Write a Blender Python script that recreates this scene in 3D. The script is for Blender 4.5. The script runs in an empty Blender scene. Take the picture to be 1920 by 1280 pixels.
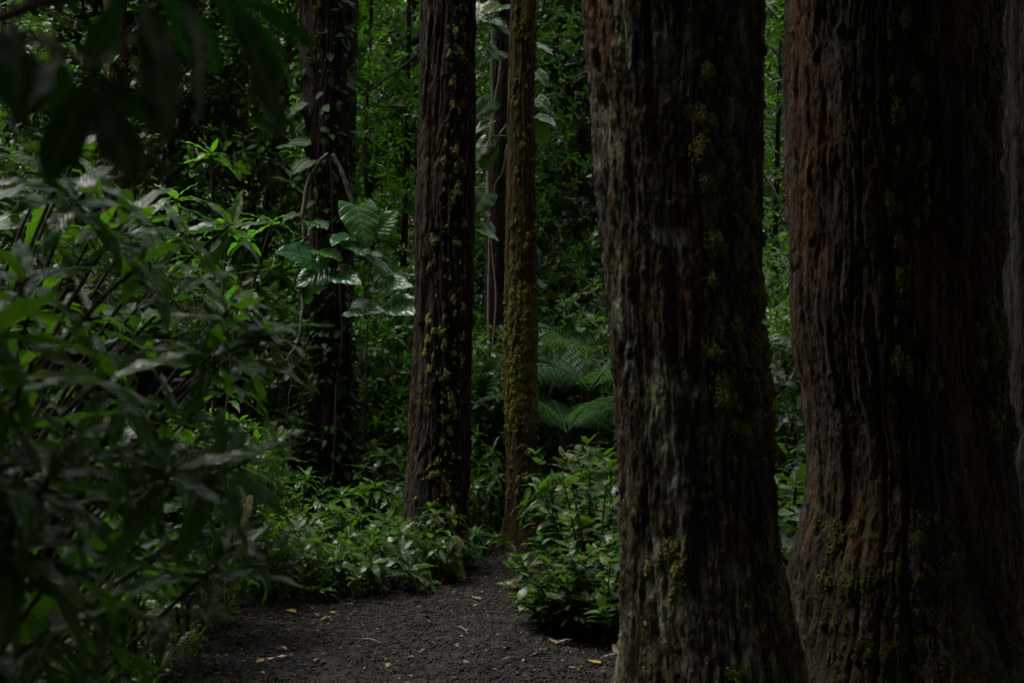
import bpy, math
import numpy as np

# ------------------------------------------------------------------ camera, sky, sun, exposure
sc = bpy.context.scene
COL = sc.collection
FPX = 2637.0          # focal length in photograph pixels (1920 wide)
CZ = 1.5
cd = bpy.data.cameras.new('camera')
cam = bpy.data.objects.new('camera', cd)
COL.objects.link(cam)
cam.location = (0, 0, CZ)
cam.rotation_euler = (math.radians(90), 0, 0)
cd.sensor_width = 36.0
cd.lens = FPX / 1920 * 36
cd.clip_end = 2000
cd.clip_start = 0.05
cd.dof.use_dof = True
cd.dof.focus_distance = 9.3
cd.dof.aperture_fstop = 4.0
sc.camera = cam

SUN_EL, SUN_AZ = math.radians(68), math.radians(-78)   # azimuth from +Y towards +X
world = bpy.data.worlds.new('World')
sc.world = world
world.use_nodes = True
wn = world.node_tree
for n in list(wn.nodes):
    wn.nodes.remove(n)
wo = wn.nodes.new('ShaderNodeOutputWorld')
wb = wn.nodes.new('ShaderNodeBackground')
sky = wn.nodes.new('ShaderNodeTexSky')
sky.sky_type = 'NISHITA'
sky.sun_disc = False
sky.sun_elevation = SUN_EL
sky.sun_rotation = SUN_AZ
sky.air_density = 1.0
sky.dust_density = 6.0
sky.ozone_density = 1.0
wb.inputs['Strength'].default_value = 0.105
hs = wn.nodes.new('ShaderNodeHueSaturation')     # overcast: cloud whitens the sky
hs.inputs['Saturation'].default_value = 0.35
wn.links.new(sky.outputs[0], hs.inputs['Color'])
wn.links.new(hs.outputs[0], wb.inputs['Color'])
wn.links.new(wb.outputs[0], wo.inputs['Surface'])

sd = bpy.data.lights.new('sun', 'SUN')
sd.energy = 1.5
sd.angle = math.radians(38)
sd.color = (1.0, 0.97, 0.9)
sun = bpy.data.objects.new('sun', sd)
COL.objects.link(sun)
sun.location = (0, 0, 30)
sun.rotation_euler = (math.pi / 2 - SUN_EL, 0, math.pi - SUN_AZ)

sc.view_settings.view_transform = 'Standard'
sc.view_settings.look = 'None'
sc.view_settings.exposure = 1.75
sc.view_settings.gamma = 1.0
sc.cycles.use_denoising = True
sc.cycles.max_bounces = 7
sc.cycles.diffuse_bounces = 4
sc.cycles.transmission_bounces = 4
sc.cycles.glossy_bounces = 3
sc.cycles.sample_clamp_indirect = 4.0

# ------------------------------------------------------------------ helpers
RG = np.random.default_rng(11)


def unit(a):
    a = np.asarray(a, float)
    return a / np.maximum(np.linalg.norm(a, axis=-1, keepdims=True), 1e-9)


def W(px, py, Y):
    """point seen at photograph pixel (px, py) at depth Y"""
    return np.array([(px - 960) / FPX * Y, Y, CZ - (py - 640) / FPX * Y])


def GX(px, Y):
    return (px - 960) / FPX * Y


def _hash(ix, iy, iz, seed):
    h = (ix.astype(np.int64) * 374761393 + iy.astype(np.int64) * 668265263 + iz.astype(np.int64) * 2147483647 + seed * 974634213) & 0xFFFFFFFF
    h = ((h ^ (h >> 13)) * 1274126177) & 0xFFFFFFFF
    h = ((h ^ (h >> 16)) * 2246822519) & 0xFFFFFFFF
    return ((h ^ (h >> 15)) & 0xFFFFFF) / float(0xFFFFFF) * 2 - 1


def noise(x, y, z, seed=0):
    x, y, z = np.broadcast_arrays(np.asarray(x, float), np.asarray(y, float), np.asarray(z, float))
    ix, iy, iz = np.floor(x), np.floor(y), np.floor(z)
    fx, fy, fz = x - ix, y - iy, z - iz
    fx, fy, fz = [f * f * f * (f * (f * 6 - 15) + 10) for f in (fx, fy, fz)]
    r = 0
    for a in (0, 1):
        for b in (0, 1):
            for c in (0, 1):
                w = (fx if a else 1 - fx) * (fy if b else 1 - fy) * (fz if c else 1 - fz)
                r = r + w * _hash(ix + a, iy + b, iz + c, seed)
    return r


def fbm(x, y, z, seed=0, oct=4, lac=2.1, gain=0.5):
    r, a, f = 0, 1, 1
    for i in range(oct):
        r = r + a * noise(x * f, y * f, z * f, seed + i * 17)
        a *= gain
        f *= lac
    return r


def mesh_np(name, V, F, uv=None, rnd=None, smooth=True):
    """mesh from numpy arrays; F is (m, k); uv per vertex; rnd per vertex"""
    V = np.asarray(V, np.float32)
    F = np.asarray(F, np.int32)
    m, k = F.shape
    me = bpy.data.meshes.new(name)
    me.vertices.add(len(V))
    me.vertices.foreach_set('co', V.ravel())
    me.loops.add(m * k)
    me.loops.foreach_set('vertex_index', F.ravel())
    me.polygons.add(m)
    me.polygons.foreach_set('loop_start', np.arange(0, m * k, k, dtype=np.int32))
    if uv is not None:
        l = me.uv_layers.new(name='UVMap')
        l.data.foreach_set('uv', np.asarray(uv, np.float32)[F.ravel()].ravel())
    if rnd is not None:
        a = me.attributes.new('rnd', 'FLOAT', 'POINT')
        a.data.foreach_set('value', np.asarray(rnd, np.float32))
    me.update(calc_edges=True)
    if smooth:
        me.polygons.foreach_set('use_smooth', np.ones(m, bool))
    return me


def obj(name, me, mat=None, parent=None, loc=(0, 0, 0), rot=(0, 0, 0), scale=1.0):
    o = bpy.data.objects.new(name, me)
    COL.objects.link(o)
    o.location = loc
    o.rotation_euler = rot
    o.scale = (scale,) * 3 if np.isscalar(scale) else scale
    if mat is not None and me is not None and not me.materials:
        me.materials.append(mat)
    if parent is not None:
        o.parent = parent
    return o


def thing(name, label, cat, loc=(0, 0, 0), rotz=0.0, scale=1.0, group=None):
    o = bpy.data.objects.new(name, None)
    COL.objects.link(o)
    o.empty_display_size = 0.1
    o.location = loc
    o.rotation_euler = (0, 0, rotz)
    o.scale = (scale,) * 3 if np.isscalar(scale) else scale
    tag(o, label, cat, group)
    return o


def tag(o, label=None, cat=None, group=None, kind=None):
    if label: o['label'] = label
    if cat: o['category'] = cat
    if group: o['group'] = group
    if kind: o['kind'] = kind
    return o


def dup(root, label, loc, rotz=0.0, scale=1.0, group=None):
    r = root.copy()
    COL.objects.link(r)
    r.location = loc
    r.rotation_euler = (0, 0, rotz)
    r.scale = (scale,) * 3 if np.isscalar(scale) else scale
    r['label'] = label
    if group: r['group'] = group
    for ch in list(root.children):
        c = ch.copy()
        COL.objects.link(c)
        c.parent = r
        for g in list(ch.children):
            d = g.copy()
            COL.objects.link(d)
            d.parent = c
    return r


class Proto:
    """builds a thing once, later calls give copies of it and of its parts"""
    def __init__(self, build):
        self.build, self.root = build, None

    def __call__(self, label, loc, rotz=0.0, scale=1.0, group=None):
        if self.root is None:
            self.root = self.build()
            r = self.root
            r.location = loc
            r.rotation_euler = (0, 0, rotz)
            r.scale = (scale,) * 3 if np.isscalar(scale) else scale
            r['label'] = label
            if group: r['group'] = group
            return r
        return dup(self.root, label, loc, rotz, scale, group)


def tube(P, R, n=6):
    """quad tube along points P with radii R"""
    P = np.asarray(P, float)
    m = len(P)
    R = np.broadcast_to(np.asarray(R, float), (m,))
    T = unit(np.gradient(P, axis=0))
    ref = np.where(np.abs(T[:, 2:3]) > 0.9, [[1.0, 0, 0]], [[0, 0, 1.0]])
    A = unit(np.cross(T, ref))
    B = np.cross(T, A)
    th = np.arange(n) * 2 * math.pi / n
    V = P[:, None] + R[:, None, None] * (np.cos(th)[None, :, None] * A[:, None] + np.sin(th)[None, :, None] * B[:, None])
    V = V.reshape(-1, 3)
    i = np.arange(m - 1)[:, None] * n
    j = np.arange(n)[None]
    j2 = (j + 1) % n
    F = np.stack([i + j, i + j2, i + n + j2, i + n + j], -1).reshape(-1, 4)
    return V, F


def bez(a, b, c, n=10):
    t = np.linspace(0, 1, n)[:, None]
    return (1 - t) ** 2 * np.asarray(a) + 2 * t * (1 - t) * np.asarray(b) + t ** 2 * np.asarray(c)


def merge(parts):
    Vs, Fs, o = [], [], 0
    for V, F in parts:
        Vs.append(V)
        Fs.append(F + o)
        o += len(V)
    return np.concatenate(Vs), np.concatenate(Fs)


# ---- leaf templates: local x across, y along, z up
def leaf_t(w=0.2, ny=6, half=1, fold=0.25, droop=0.5, prof='lance', wave=0.0, ser=0.0, lobe=0.0, ph=0.0):
    t = np.linspace(0, 1, ny + 1)
    if prof == 'lance':
        wt = np.sin(math.pi * np.clip(t, 0, 1) ** 0.85) ** 0.8 * (1 - 0.25 * t)
        wt[0] = 0.06
    elif prof == 'obl':                    # widest beyond the middle
        wt = np.sin(math.pi * t ** 1.35) ** 0.85
        wt[0] = 0.07
    elif prof == 'ovate':
        wt = np.sin(math.pi * t ** 0.7) ** 0.75
        wt[0] = 0.05
    else:                                  # heart
        wt = np.sin(math.pi * np.clip(0.13 + 0.87 * t, 0, 1) ** 0.62) ** 0.8
    wt[-1] = 0.015
    if ser:
        k = np.arange(ny + 1)
        wt = wt * (1 + ser * np.where(k % 2 == 1, 1, -1) * (t > 0.12) * (t < 0.95))
    wt = wt * w
    ang = droop * t ** 1.3
    dy = np.cos(ang)
    dz = -np.sin(ang)
    y = np.concatenate([[0], np.cumsum((dy[1:] + dy[:-1]) / 2 * np.diff(t))])
    z = np.concatenate([[0], np.cumsum((dz[1:] + dz[:-1]) / 2 * np.diff(t))])
    s = np.linspace(-1, 1, 2 * half + 1)
    X = wt[:, None] * s[None]
    a = np.abs(s)[None]
    fz = fold * a * wt[:, None]
    fz = fz - fold * 0.8 * a ** 3 * wt[:, None]
    fz = fz + wave * w * a * np.sin(t[:, None] * 19 + ph + (s[None] > 0) * 1.7)
    back = 0
    if prof == 'heart':
        back = -0.17 * w * 2 * (a ** 1.2) * np.exp(-(t[:, None] * 7) ** 2)
    Yv = y[:, None] + fz * np.sin(ang)[:, None] + back + np.zeros_like(X)
    Zv = z[:, None] + fz * np.cos(ang)[:, None]
    V = np.stack([X, Yv, Zv], -1).reshape(-1, 3)
    c = 2 * half + 1
    i = np.arange(ny)[:, None] * c
    j = np.arange(2 * half)[None]
    F = np.stack([i + j, i + j + 1, i + c + j + 1, i + c + j], -1).reshape(-1, 4)
    U = np.stack([np.broadcast_to(s[None] * 0.5 + 0.5, X.shape), np.broadcast_to(t[:, None], X.shape)], -1).reshape(-1, 2)
    return V, F, U


def place(tmpls, P, D, N, S, rng, rnd=None):
    """copies of leaf templates at P, pointing along D, facing N, length S -> V, F, uv, rnd"""
    P, D, N = np.asarray(P, float), unit(D), np.asarray(N, float)
    n = len(P)
    S = np.broadcast_to(np.asarray(S, float), (n,))
    N = N - (N * D).sum(-1, keepdims=True) * D
    bad = np.linalg.norm(N, axis=-1) < 1e-4
    N[bad] = np.cross(D[bad], [0.3, 1, 0.2])
    N = unit(N)
    X = np.cross(D, N)
    if rnd is None:
        rnd = rng.random(n)
    ch = rng.integers(0, len(tmpls), n)
    Vs, Fs, Us, Rs, o = [], [], [], [], 0
    for k, (tv, tf, tu) in enumerate(tmpls):
        q = np.where(ch == k)[0]
        if not len(q):
            continue
        v = P[q, None] + S[q, None, None] * (tv[None, :, 0:1] * X[q, None] + tv[None, :, 1:2] * D[q, None] + tv[None, :, 2:3] * N[q, None])
        Vs.append(v.reshape(-1, 3))
        Fs.append((tf[None] + (np.arange(len(q)) * len(tv))[:, None, None] + o).reshape(-1, 4))
        Us.append(np.tile(tu, (len(q), 1)))
        Rs.append(np.repeat(rnd[q], len(tv)))
        o += len(q) * len(tv)
    return np.concatenate(Vs), np.concatenate(Fs), np.concatenate(Us), np.concatenate(Rs)


def whorl(C, A, n, L, rng, e0=40, e1=100, jit=8):
    """leaf arrays of one rosette at C about axis A"""
    A = unit(A)
    ref = np.array([1.0, 0, 0]) if abs(A[0]) < 0.8 else np.array([0, 1.0, 0])
    U = unit(np.cross(A, ref))
    Vv = np.cross(A, U)
    k = np.arange(n)
    az = k * 2.39996 + rng.random() * 6.28 + rng.normal(0, 0.12, n)
    el = np.radians(np.linspace(e0, e1, n) + rng.normal(0, jit, n))
    R = np.cos(az)[:, None] * U + np.sin(az)[:, None] * Vv
    D = np.cos(el)[:, None] * A + np.sin(el)[:, None] * R
    N = np.sin(el)[:, None] * A - np.cos(el)[:, None] * R
    S = L * (0.72 + 0.28 * np.linspace(0, 1, n) ** 0.5) * rng.uniform(0.85, 1.12, n)
    P = np.asarray(C) - A * (np.linspace(0, 1, n) * 0.16 * L)[:, None] + R * 0.01 * L
    return P, D, N, S


# ------------------------------------------------------------------ materials
def new_mat(name):
    m = bpy.data.materials.new(name)
    m.use_nodes = True
    nt = m.node_tree
    for n in list(nt.nodes):
        nt.nodes.remove(n)
    out = nt.nodes.new('ShaderNodeOutputMaterial')
    return m, nt, out


def ramp(nt, stops, src):
    r = nt.nodes.new('ShaderNodeValToRGB')
    e = r.color_ramp.elements
    while len(e) < len(stops):
        e.new(0.5)
    for q, (p, c) in zip(e, stops):
        q.position = p
        q.color = (c[0], c[1], c[2], 1) if not np.isscalar(c) else (c, c, c, 1)
    nt.links.new(src, r.inputs[0])
    return r.outputs[0]


def mixc(nt, fac, a, b):
    m = nt.nodes.new('ShaderNodeMix')
    m.data_type = 'RGBA'
    for sock, v in ((0, fac), (6, a), (7, b)):
        if isinstance(v, (tuple, list)):
            m.inputs[sock].default_value = (*v, 1)
        elif np.isscalar(v):
            m.inputs[sock].default_value = v
        else:
            nt.links.new(v, m.inputs[sock])
    return m.outputs[2]


def math_n(nt, op, a, b=None, c=None):
    m = nt.nodes.new('ShaderNodeMath')
    m.operation = op
    for i, v in enumerate((a, b, c)):
        if v is None:
            continue
        if np.isscalar(v):
            m.inputs[i].default_value = v
        else:
            nt.links.new(v, m.inputs[i])
    return m.outputs[0]


def tex_noise(nt, vec, scale, detail=3, rough=0.55, stretch=None):
    if stretch:
        mp = nt.nodes.new('ShaderNodeMapping')
        mp.inputs['Scale'].default_value = stretch
        nt.links.new(vec, mp.inputs[0])
        vec = mp.outputs[0]
    t = nt.nodes.new('ShaderNodeTexNoise')
    t.inputs['Scale'].default_value = scale
    t.inputs['Detail'].default_value = detail
    t.inputs['Roughness'].default_value = rough
    nt.links.new(vec, t.inputs['Vector'])
    return t.outputs[0]


def leaf_mat(name, cols, rough=0.34, trans=0.28, tcol=(0.10, 0.22, 0.02), rib=(0.10, 0.16, 0.04), ribw=0.035, veins=9, spec=0.5, bump=0.5):
    m, nt, out = new_mat(name)
    at = nt.nodes.new('ShaderNodeAttribute')
    at.attribute_name = 'rnd'
    oi = nt.nodes.new('ShaderNodeObjectInfo')
    r = math_n(nt, 'FRACT', math_n(nt, 'ADD', at.outputs['Fac'], math_n(nt, 'MULTIPLY', oi.outputs['Random'], 0.35)))
    base = ramp(nt, cols, r)
    uv = nt.nodes.new('ShaderNodeUVMap')
    sx = nt.nodes.new('ShaderNodeSeparateXYZ')
    nt.links.new(uv.outputs[0], sx.inputs[0])
    ax = math_n(nt, 'ABSOLUTE', math_n(nt, 'SUBTRACT', sx.outputs[0], 0.5))
    ribf = math_n(nt, 'LESS_THAN', ax, ribw)
    vv = math_n(nt, 'SINE', math_n(nt, 'MULTIPLY', math_n(nt, 'SUBTRACT', sx.outputs[1], math_n(nt, 'MULTIPLY', ax, 0.55)), veins * 6.2832))
    vp = math_n(nt, 'POWER', math_n(nt, 'ADD', math_n(nt, 'MULTIPLY', vv, 0.5), 0.5), 6.0)
    tc = nt.nodes.new('ShaderNodeTexCoord')
    mott = tex_noise(nt, tc.outputs['Object'], 22, 2)
    base = mixc(nt, math_n(nt, 'MULTIPLY', mott, 0.35), base, tuple(c * 0.55 for c in cols[0][1]))
    base = mixc(nt, math_n(nt, 'MULTIPLY', ribf, 0.75), base, rib)
    base = mixc(nt, math_n(nt, 'MULTIPLY', vp, 0.14), base, rib)
    hgt = math_n(nt, 'ADD', math_n(nt, 'MULTIPLY', vp, -0.6), math_n(nt, 'MULTIPLY', mott, 0.5))
    bp = nt.nodes.new('ShaderNodeBump')
    bp.inputs['Strength'].default_value = bump
    bp.inputs['Distance'].default_value = 0.004
    nt.links.new(hgt, bp.inputs['Height'])
    p = nt.nodes.new('ShaderNodeBsdfPrincipled')
    nt.links.new(base, p.inputs['Base Color'])
    nt.links.new(bp.outputs[0], p.inputs['Normal'])
    rr = math_n(nt, 'ADD', math_n(nt, 'MULTIPLY', mott, 0.2), rough - 0.1)
    nt.links.new(rr, p.inputs['Roughness'])
    p.inputs['Specular IOR Level'].default_value = spec
    tr = nt.nodes.new('ShaderNodeBsdfTranslucent')
    tcx = mixc(nt, math_n(nt, 'MULTIPLY', r, 0.6), tcol, (tcol[0] * 0.6, tcol[1] * 0.7, tcol[2]))
    tcx = mixc(nt, math_n(nt, 'MULTIPLY', ribf, 0.5), tcx, (0.03, 0.06, 0.01))
    nt.links.new(tcx, tr.inputs['Color'])
    mx = nt.nodes.new('ShaderNodeMixShader')
    mx.inputs[0].default_value = trans
    nt.links.new(p.outputs[0], mx.inputs[1])
    nt.links.new(tr.outputs[0], mx.inputs[2])
    nt.links.new(mx.outputs[0], out.inputs['Surface'])
    return m


def bark_mat(name, c1, c2, red, lichen, moss, red_amt=0.5, lich_amt=0.5, moss_amt=0.4, scale=1.0, rough=0.8):
    m, nt, out = new_mat(name)
    tc = nt.nodes.new('ShaderNodeTexCoord')
    v = tc.outputs['Object']
    fib = tex_noise(nt, v, 26 * scale, 6, 0.65, (1, 1, 0.10))
    base = mixc(nt, ramp(nt, [(0.36, 0.0), (0.64, 1.0)], fib), c1, c2)
    strip = tex_noise(nt, v, 15 * scale, 3, 0.55, (1, 1, 0.05))
    base = mixc(nt, ramp(nt, [(0.40, 0.65), (0.54, 0.0)], strip), base, tuple(q * 0.7 for q in c1))
    fine = tex_noise(nt, v, 95 * scale, 5, 0.7, (1, 1, 0.07))
    base = mixc(nt, ramp(nt, [(0.38, 0.75), (0.6, 0.0)], fine), base, tuple(q * 0.45 for q in c1))
    big = tex_noise(nt, v, 3.2 * scale, 4, 0.6, (1, 1, 0.35))
    base = mixc(nt, math_n(nt, 'MULTIPLY', ramp(nt, [(0.52, 0.0), (0.68, 1.0)], big), red_amt), base, red)
    li = tex_noise(nt, v, 7.0 * scale, 6, 0.7, (1, 1, 0.4))
    base = mixc(nt, math_n(nt, 'MULTIPLY', ramp(nt, [(0.52, 0.0), (0.66, 1.0)], li), lich_amt), base, lichen)
    mo = tex_noise(nt, v, 5.0 * scale, 7, 0.72, (1, 1, 0.6))
    base = mixc(nt, math_n(nt, 'MULTIPLY', ramp(nt, [(0.54, 0.0), (0.66, 1.0)], mo), moss_amt), base, moss)
    h1 = tex_noise(nt, v, 60 * scale, 6, 0.7, (1, 1, 0.12))
    h2 = tex_noise(nt, v, 120 * scale, 4, 0.6)
    fl1 = ramp(nt, [(0.46, 0.0), (0.52, 1.0)], tex_noise(nt, v, 24 * scale, 5, 0.6, (1, 1, 0.28)))
    fl2 = ramp(nt, [(0.46, 0.0), (0.54, 1.0)], tex_noise(nt, v, 58 * scale, 4, 0.6, (1, 1, 0.30)))
    flk = math_n(nt, 'ADD', math_n(nt, 'MULTIPLY', fl1, 0.55), math_n(nt, 'MULTIPLY', fl2, 0.35))
    h1 = math_n(nt, 'ADD', h1, flk)
    hh = math_n(nt, 'ADD', math_n(nt, 'ADD', h1, math_n(nt, 'MULTIPLY', h2, 0.5)), math_n(nt, 'MULTIPLY', fine, 0.8))
    bp = nt.nodes.new('ShaderNodeBump')
    bp.inputs['Strength'].default_value = 1.0
    bp.inputs['Distance'].default_value = 0.014
    nt.links.new(hh, bp.inputs['Height'])
    p = nt.nodes.new('ShaderNodeBsdfPrincipled')
    p.inputs['Roughness'].default_value = rough
    p.inputs['Specular IOR Level'].default_value = 0.12
    nt.links.new(base, p.inputs['Base Color'])
    nt.links.new(bp.outputs[0], p.inputs['Normal'])
    nt.links.new(p.outputs[0], out.inputs['Surface'])
    return m


def plain_mat(name, c1, c2, scale=20, rough=0.8, stretch=None, bump=0.5, dist=0.005, spec=0.3):
    m, nt, out = new_mat(name)
    tc = nt.nodes.new('ShaderNodeTexCoord')
    n1 = tex_noise(nt, tc.outputs['Object'], scale, 6, 0.65, stretch)
    base = mixc(nt, ramp(nt, [(0.3, 0.0), (0.7, 1.0)], n1), c1, c2)
    at = nt.nodes.new('ShaderNodeAttribute')
    at.attribute_name = 'rnd'
    base = mixc(nt, math_n(nt, 'MULTIPLY', at.outputs['Fac'], 0.5), base, c2)
    bp = nt.nodes.new('ShaderNodeBump')
    bp.inputs['Strength'].default_value = bump
    bp.inputs['Distance'].default_value = dist
    nt.links.new(tex_noise(nt, tc.outputs['Object'], scale * 3, 5, 0.7, stretch), bp.inputs['Height'])
    p = nt.nodes.new('ShaderNodeBsdfPrincipled')
    p.inputs['Roughness'].default_value = rough
    p.inputs['Specular IOR Level'].default_value = spec
    nt.links.new(base, p.inputs['Base Color'])
    nt.links.new(bp.outputs[0], p.inputs['Normal'])
    nt.links.new(p.outputs[0], out.inputs['Surface'])
    return m


G = lambda *s: list(s)
M_lance = leaf_mat('leaf_lance', G((0, (0.012, 0.052, 0.004)), (0.55, (0.022, 0.085, 0.005)), (0.9, (0.042, 0.125, 0.006)), (0.97, (0.09, 0.19, 0.008)), (1, (0.14, 0.12, 0.02))), rough=0.21, trans=0.28, tcol=(0.12, 0.32, 0.008), spec=0.3, bump=1.0)
M_shade = leaf_mat('leaf_silhouette', G((0, (0.005, 0.024, 0.004)), (1, (0.009, 0.036, 0.005))), rough=0.55, trans=0.2, tcol=(0.05, 0.20, 0.01), spec=0.1)  # backlit darkness put into the leaf colour, gloss cut to avoid sheen
M_herb = leaf_mat('leaf_herb', G((0, (0.013, 0.040, 0.004)), (0.6, (0.024, 0.065, 0.006)), (0.92, (0.045, 0.10, 0.007)), (0.98, (0.09, 0.16, 0.01)), (1, (0.13, 0.11, 0.02))), rough=0.22, trans=0.28, tcol=(0.12, 0.30, 0.01), spec=0.45, bump=0.9)
M_small = leaf_mat('leaf_small', G((0, (0.020, 0.064, 0.005)), (0.6, (0.042, 0.115, 0.007)), (0.93, (0.085, 0.175, 0.010)), (0.98, (0.13, 0.18, 0.012)), (1, (0.20, 0.16, 0.02))), rough=0.22, trans=0.38, tcol=(0.12, 0.36, 0.014), spec=0.5)
M_dark = leaf_mat('leaf_dark', G((0, (0.005, 0.016, 0.003)), (0.8, (0.009, 0.025, 0.004)), (1, (0.025, 0.06, 0.006))), rough=0.28, trans=0.14, spec=0.3)
M_ovate = leaf_mat('leaf_ovate', G((0, (0.013, 0.040, 0.004)), (0.7, (0.024, 0.062, 0.005)), (0.95, (0.055, 0.10, 0.008)), (1, (0.12, 0.09, 0.02))), rough=0.26, trans=0.25, tcol=(0.12, 0.30, 0.01), spec=0.4)
M_pothos = leaf_mat('leaf_pothos', G((0, (0.012, 0.06, 0.014)), (0.7, (0.02, 0.085, 0.018)), (1, (0.05, 0.14, 0.02))), rough=0.24, trans=0.24, tcol=(0.10, 0.30, 0.03), rib=(0.09, 0.20, 0.07), ribw=0.022, veins=7, spec=0.5, bump=1.0)
M_ivy = leaf_mat('leaf_ivy', G((0, (0.007, 0.026, 0.004)), (1, (0.014, 0.045, 0.006))), rough=0.5, trans=0.15, spec=0.12)
M_fern = leaf_mat('leaf_fern', G((0, (0.045, 0.14, 0.045)), (0.8, (0.07, 0.19, 0.06)), (1, (0.10, 0.22, 0.06))), rough=0.4, trans=0.32, tcol=(0.12, 0.34, 0.05), spec=0.5)  # fern green paled, sky gloss put into the colour
M_stem = plain_mat('woody_stem', (0.022, 0.018, 0.012), (0.055, 0.045, 0.03), 30, 0.75)
M_gstem = plain_mat('green_stem', (0.02, 0.04, 0.012), (0.04, 0.06, 0.02), 30, 0.6)
M_liana = plain_mat('liana_bark', (0.07, 0.055, 0.04), (0.17, 0.145, 0.11), 25, 0.75)
M_proot = plain_mat('pale_root', (0.16, 0.13, 0.10), (0.34, 0.30, 0.25), 25, 0.7)
M_moss = plain_mat('moss', (0.055, 0.068, 0.016), (0.25, 0.25, 0.075), 45, 0.95, bump=1.0, dist=0.01, spec=0.1)  # moss colour lightened to stand in for light missing from the right
M_mossd = plain_mat('moss_low', (0.035, 0.045, 0.011), (0.13, 0.135, 0.04), 45, 0.95, bump=1.0, dist=0.01, spec=0.1)  # darker olive moss for the foot of the widest trunk
M_mossg = plain_mat('moss_bright', (0.050, 0.062, 0.012), (0.22, 0.215, 0.05), 45, 0.95, bump=1.0, dist=0.01, spec=0.1)
M_soil = plain_mat('soil', (0.012, 0.009, 0.007), (0.035, 0.027, 0.02), 8, 0.9, bump=1.0, dist=0.03)
M_path = plain_mat('wet_path', (0.008, 0.007, 0.0062), (0.023, 0.020, 0.0175), 14, 0.75, bump=1.0, dist=0.015, spec=0.15)
def chip_mat():
    m, nt, out = new_mat('wet_chip')
    at = nt.nodes.new('ShaderNodeAttribute')
    at.attribute_name = 'rnd'
    c = ramp(nt, [(0.0, (0.0045, 0.0040, 0.0038)), (0.55, (0.0105, 0.0092, 0.0082)), (0.88, (0.026, 0.022, 0.019)), (0.96, (0.06, 0.038, 0.022)), (0.985, (0.15, 0.10, 0.06)), (1.0, (0.24, 0.17, 0.10))], at.outputs['Fac'])
    p = nt.nodes.new('ShaderNodeBsdfPrincipled')
    p.inputs['Roughness'].default_value = 0.6
    p.inputs['Specular IOR Level'].default_value = 0.2
    nt.links.new(c, p.inputs['Base Color'])
    nt.links.new(p.outputs[0], out.inputs['Surface'])
    return m


M_chip = chip_mat()
M_litter = leaf_mat('leaf_litter', G((0, (0.016, 0.011, 0.008)), (0.6, (0.035, 0.022, 0.014)), (0.9, (0.07, 0.042, 0.024)), (1, (0.15, 0.10, 0.055))), rough=0.6, trans=0.1, tcol=(0.08, 0.05, 0.02), rib=(0.08, 0.05, 0.03), spec=0.15)

B_near = bark_mat('bark_near', (0.044, 0.036, 0.024), (0.120, 0.096, 0.066), (0.15, 0.066, 0.026), (0.29, 0.325, 0.22), (0.070, 0.085, 0.022), 0.55, 0.8, 0.8)
B_red = bark_mat('bark_red', (0.040, 0.031, 0.020), (0.115, 0.090, 0.062), (0.21, 0.084, 0.028), (0.17, 0.165, 0.13), (0.080, 0.085, 0.022), 0.55, 0.4, 0.5)
B_grey = bark_mat('bark_grey', (0.040, 0.034, 0.029), (0.17, 0.152, 0.135), (0.09, 0.05, 0.03), (0.20, 0.195, 0.175), (0.05, 0.055, 0.015), 0.3, 0.5, 0.15)
B_mid = bark_mat('bark_mid', (0.026, 0.021, 0.014), (0.092, 0.074, 0.050), (0.13, 0.062, 0.024), (0.11, 0.105, 0.08), (0.055, 0.058, 0.014), 0.35, 0.3, 0.5, 1.6)
B_moss = bark_mat('bark_mossy', (0.055, 0.047, 0.020), (0.15, 0.125, 0.06), (0.17, 0.075, 0.03), (0.17, 0.16, 0.08), (0.14, 0.14, 0.03), 0.5, 0.4, 0.85, 2.0, 0.9)
B_far = bark_mat('bark_far', (0.022, 0.018, 0.013), (0.070, 0.056, 0.042), (0.085, 0.045, 0.022), (0.10, 0.10, 0.08), (0.05, 0.055, 0.015), 0.35, 0.3, 0.45, 1.6)

# ------------------------------------------------------------------ ground with added light blocking rim (one sheet), path
def ground_z(x, y):
    r = np.hypot(x, y - 6)
    t = np.clip((r - 17) / 20, 0, 1)
    shade_rim = 17 * (t * t * (3 - 2 * t))  # slope added all round to block low horizon light
    return shade_rim + 0.05 * fbm(x * 0.6, y * 0.6, 0.0, 3, 3) * np.clip(r / 8, 0.3, 1) + 1.2 * t * fbm(x * 0.12, y * 0.12, 0, 5, 3)


def grid_sheet(xs, ys, zf):
    X, Y = np.meshgrid(xs, ys)
    V = np.stack([X, Y, zf(X, Y)], -1).reshape(-1, 3)
    nx = len(xs)
    i = np.arange(len(ys) - 1)[:, None] * nx
    j = np.arange(nx - 1)[None]
    F = np.stack([i + j, i + j + 1, i + nx + j + 1, i + nx + j], -1).reshape(-1, 4)
    return V, F


def spaced(inner, step, outer):
    a = np.arange(0, inner + step, step)
    b = inner * np.exp(np.linspace(0.03, math.log(outer / inner), 40))
    p = np.concatenate([a, b])
    return np.concatenate([-p[::-1][:-1], p])


V, F = grid_sheet(spaced(14, 0.2, 600), spaced(14, 0.2, 600) + 6, ground_z)
tag(obj('ground', mesh_np('ground', V, F), M_soil), kind='structure')


# path outline (left and right edge at each depth)
PY = np.array([3.0, 5.0, 6.2, 7.0, 7.7, 8.1, 8.6, 9.3, 9.9, 10.6, 11.5])
PL = np.array([-1.5, -1.5, -1.5, -1.55, -1.6, -0.75, -0.30, -0.27, -0.25, -0.10, 0.1])
PR = np.array([0.9, 0.75, 0.55, 0.30, 0.14, 0.10, 0.14, 0.16, 0.18, 0.35, 0.6])


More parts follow.
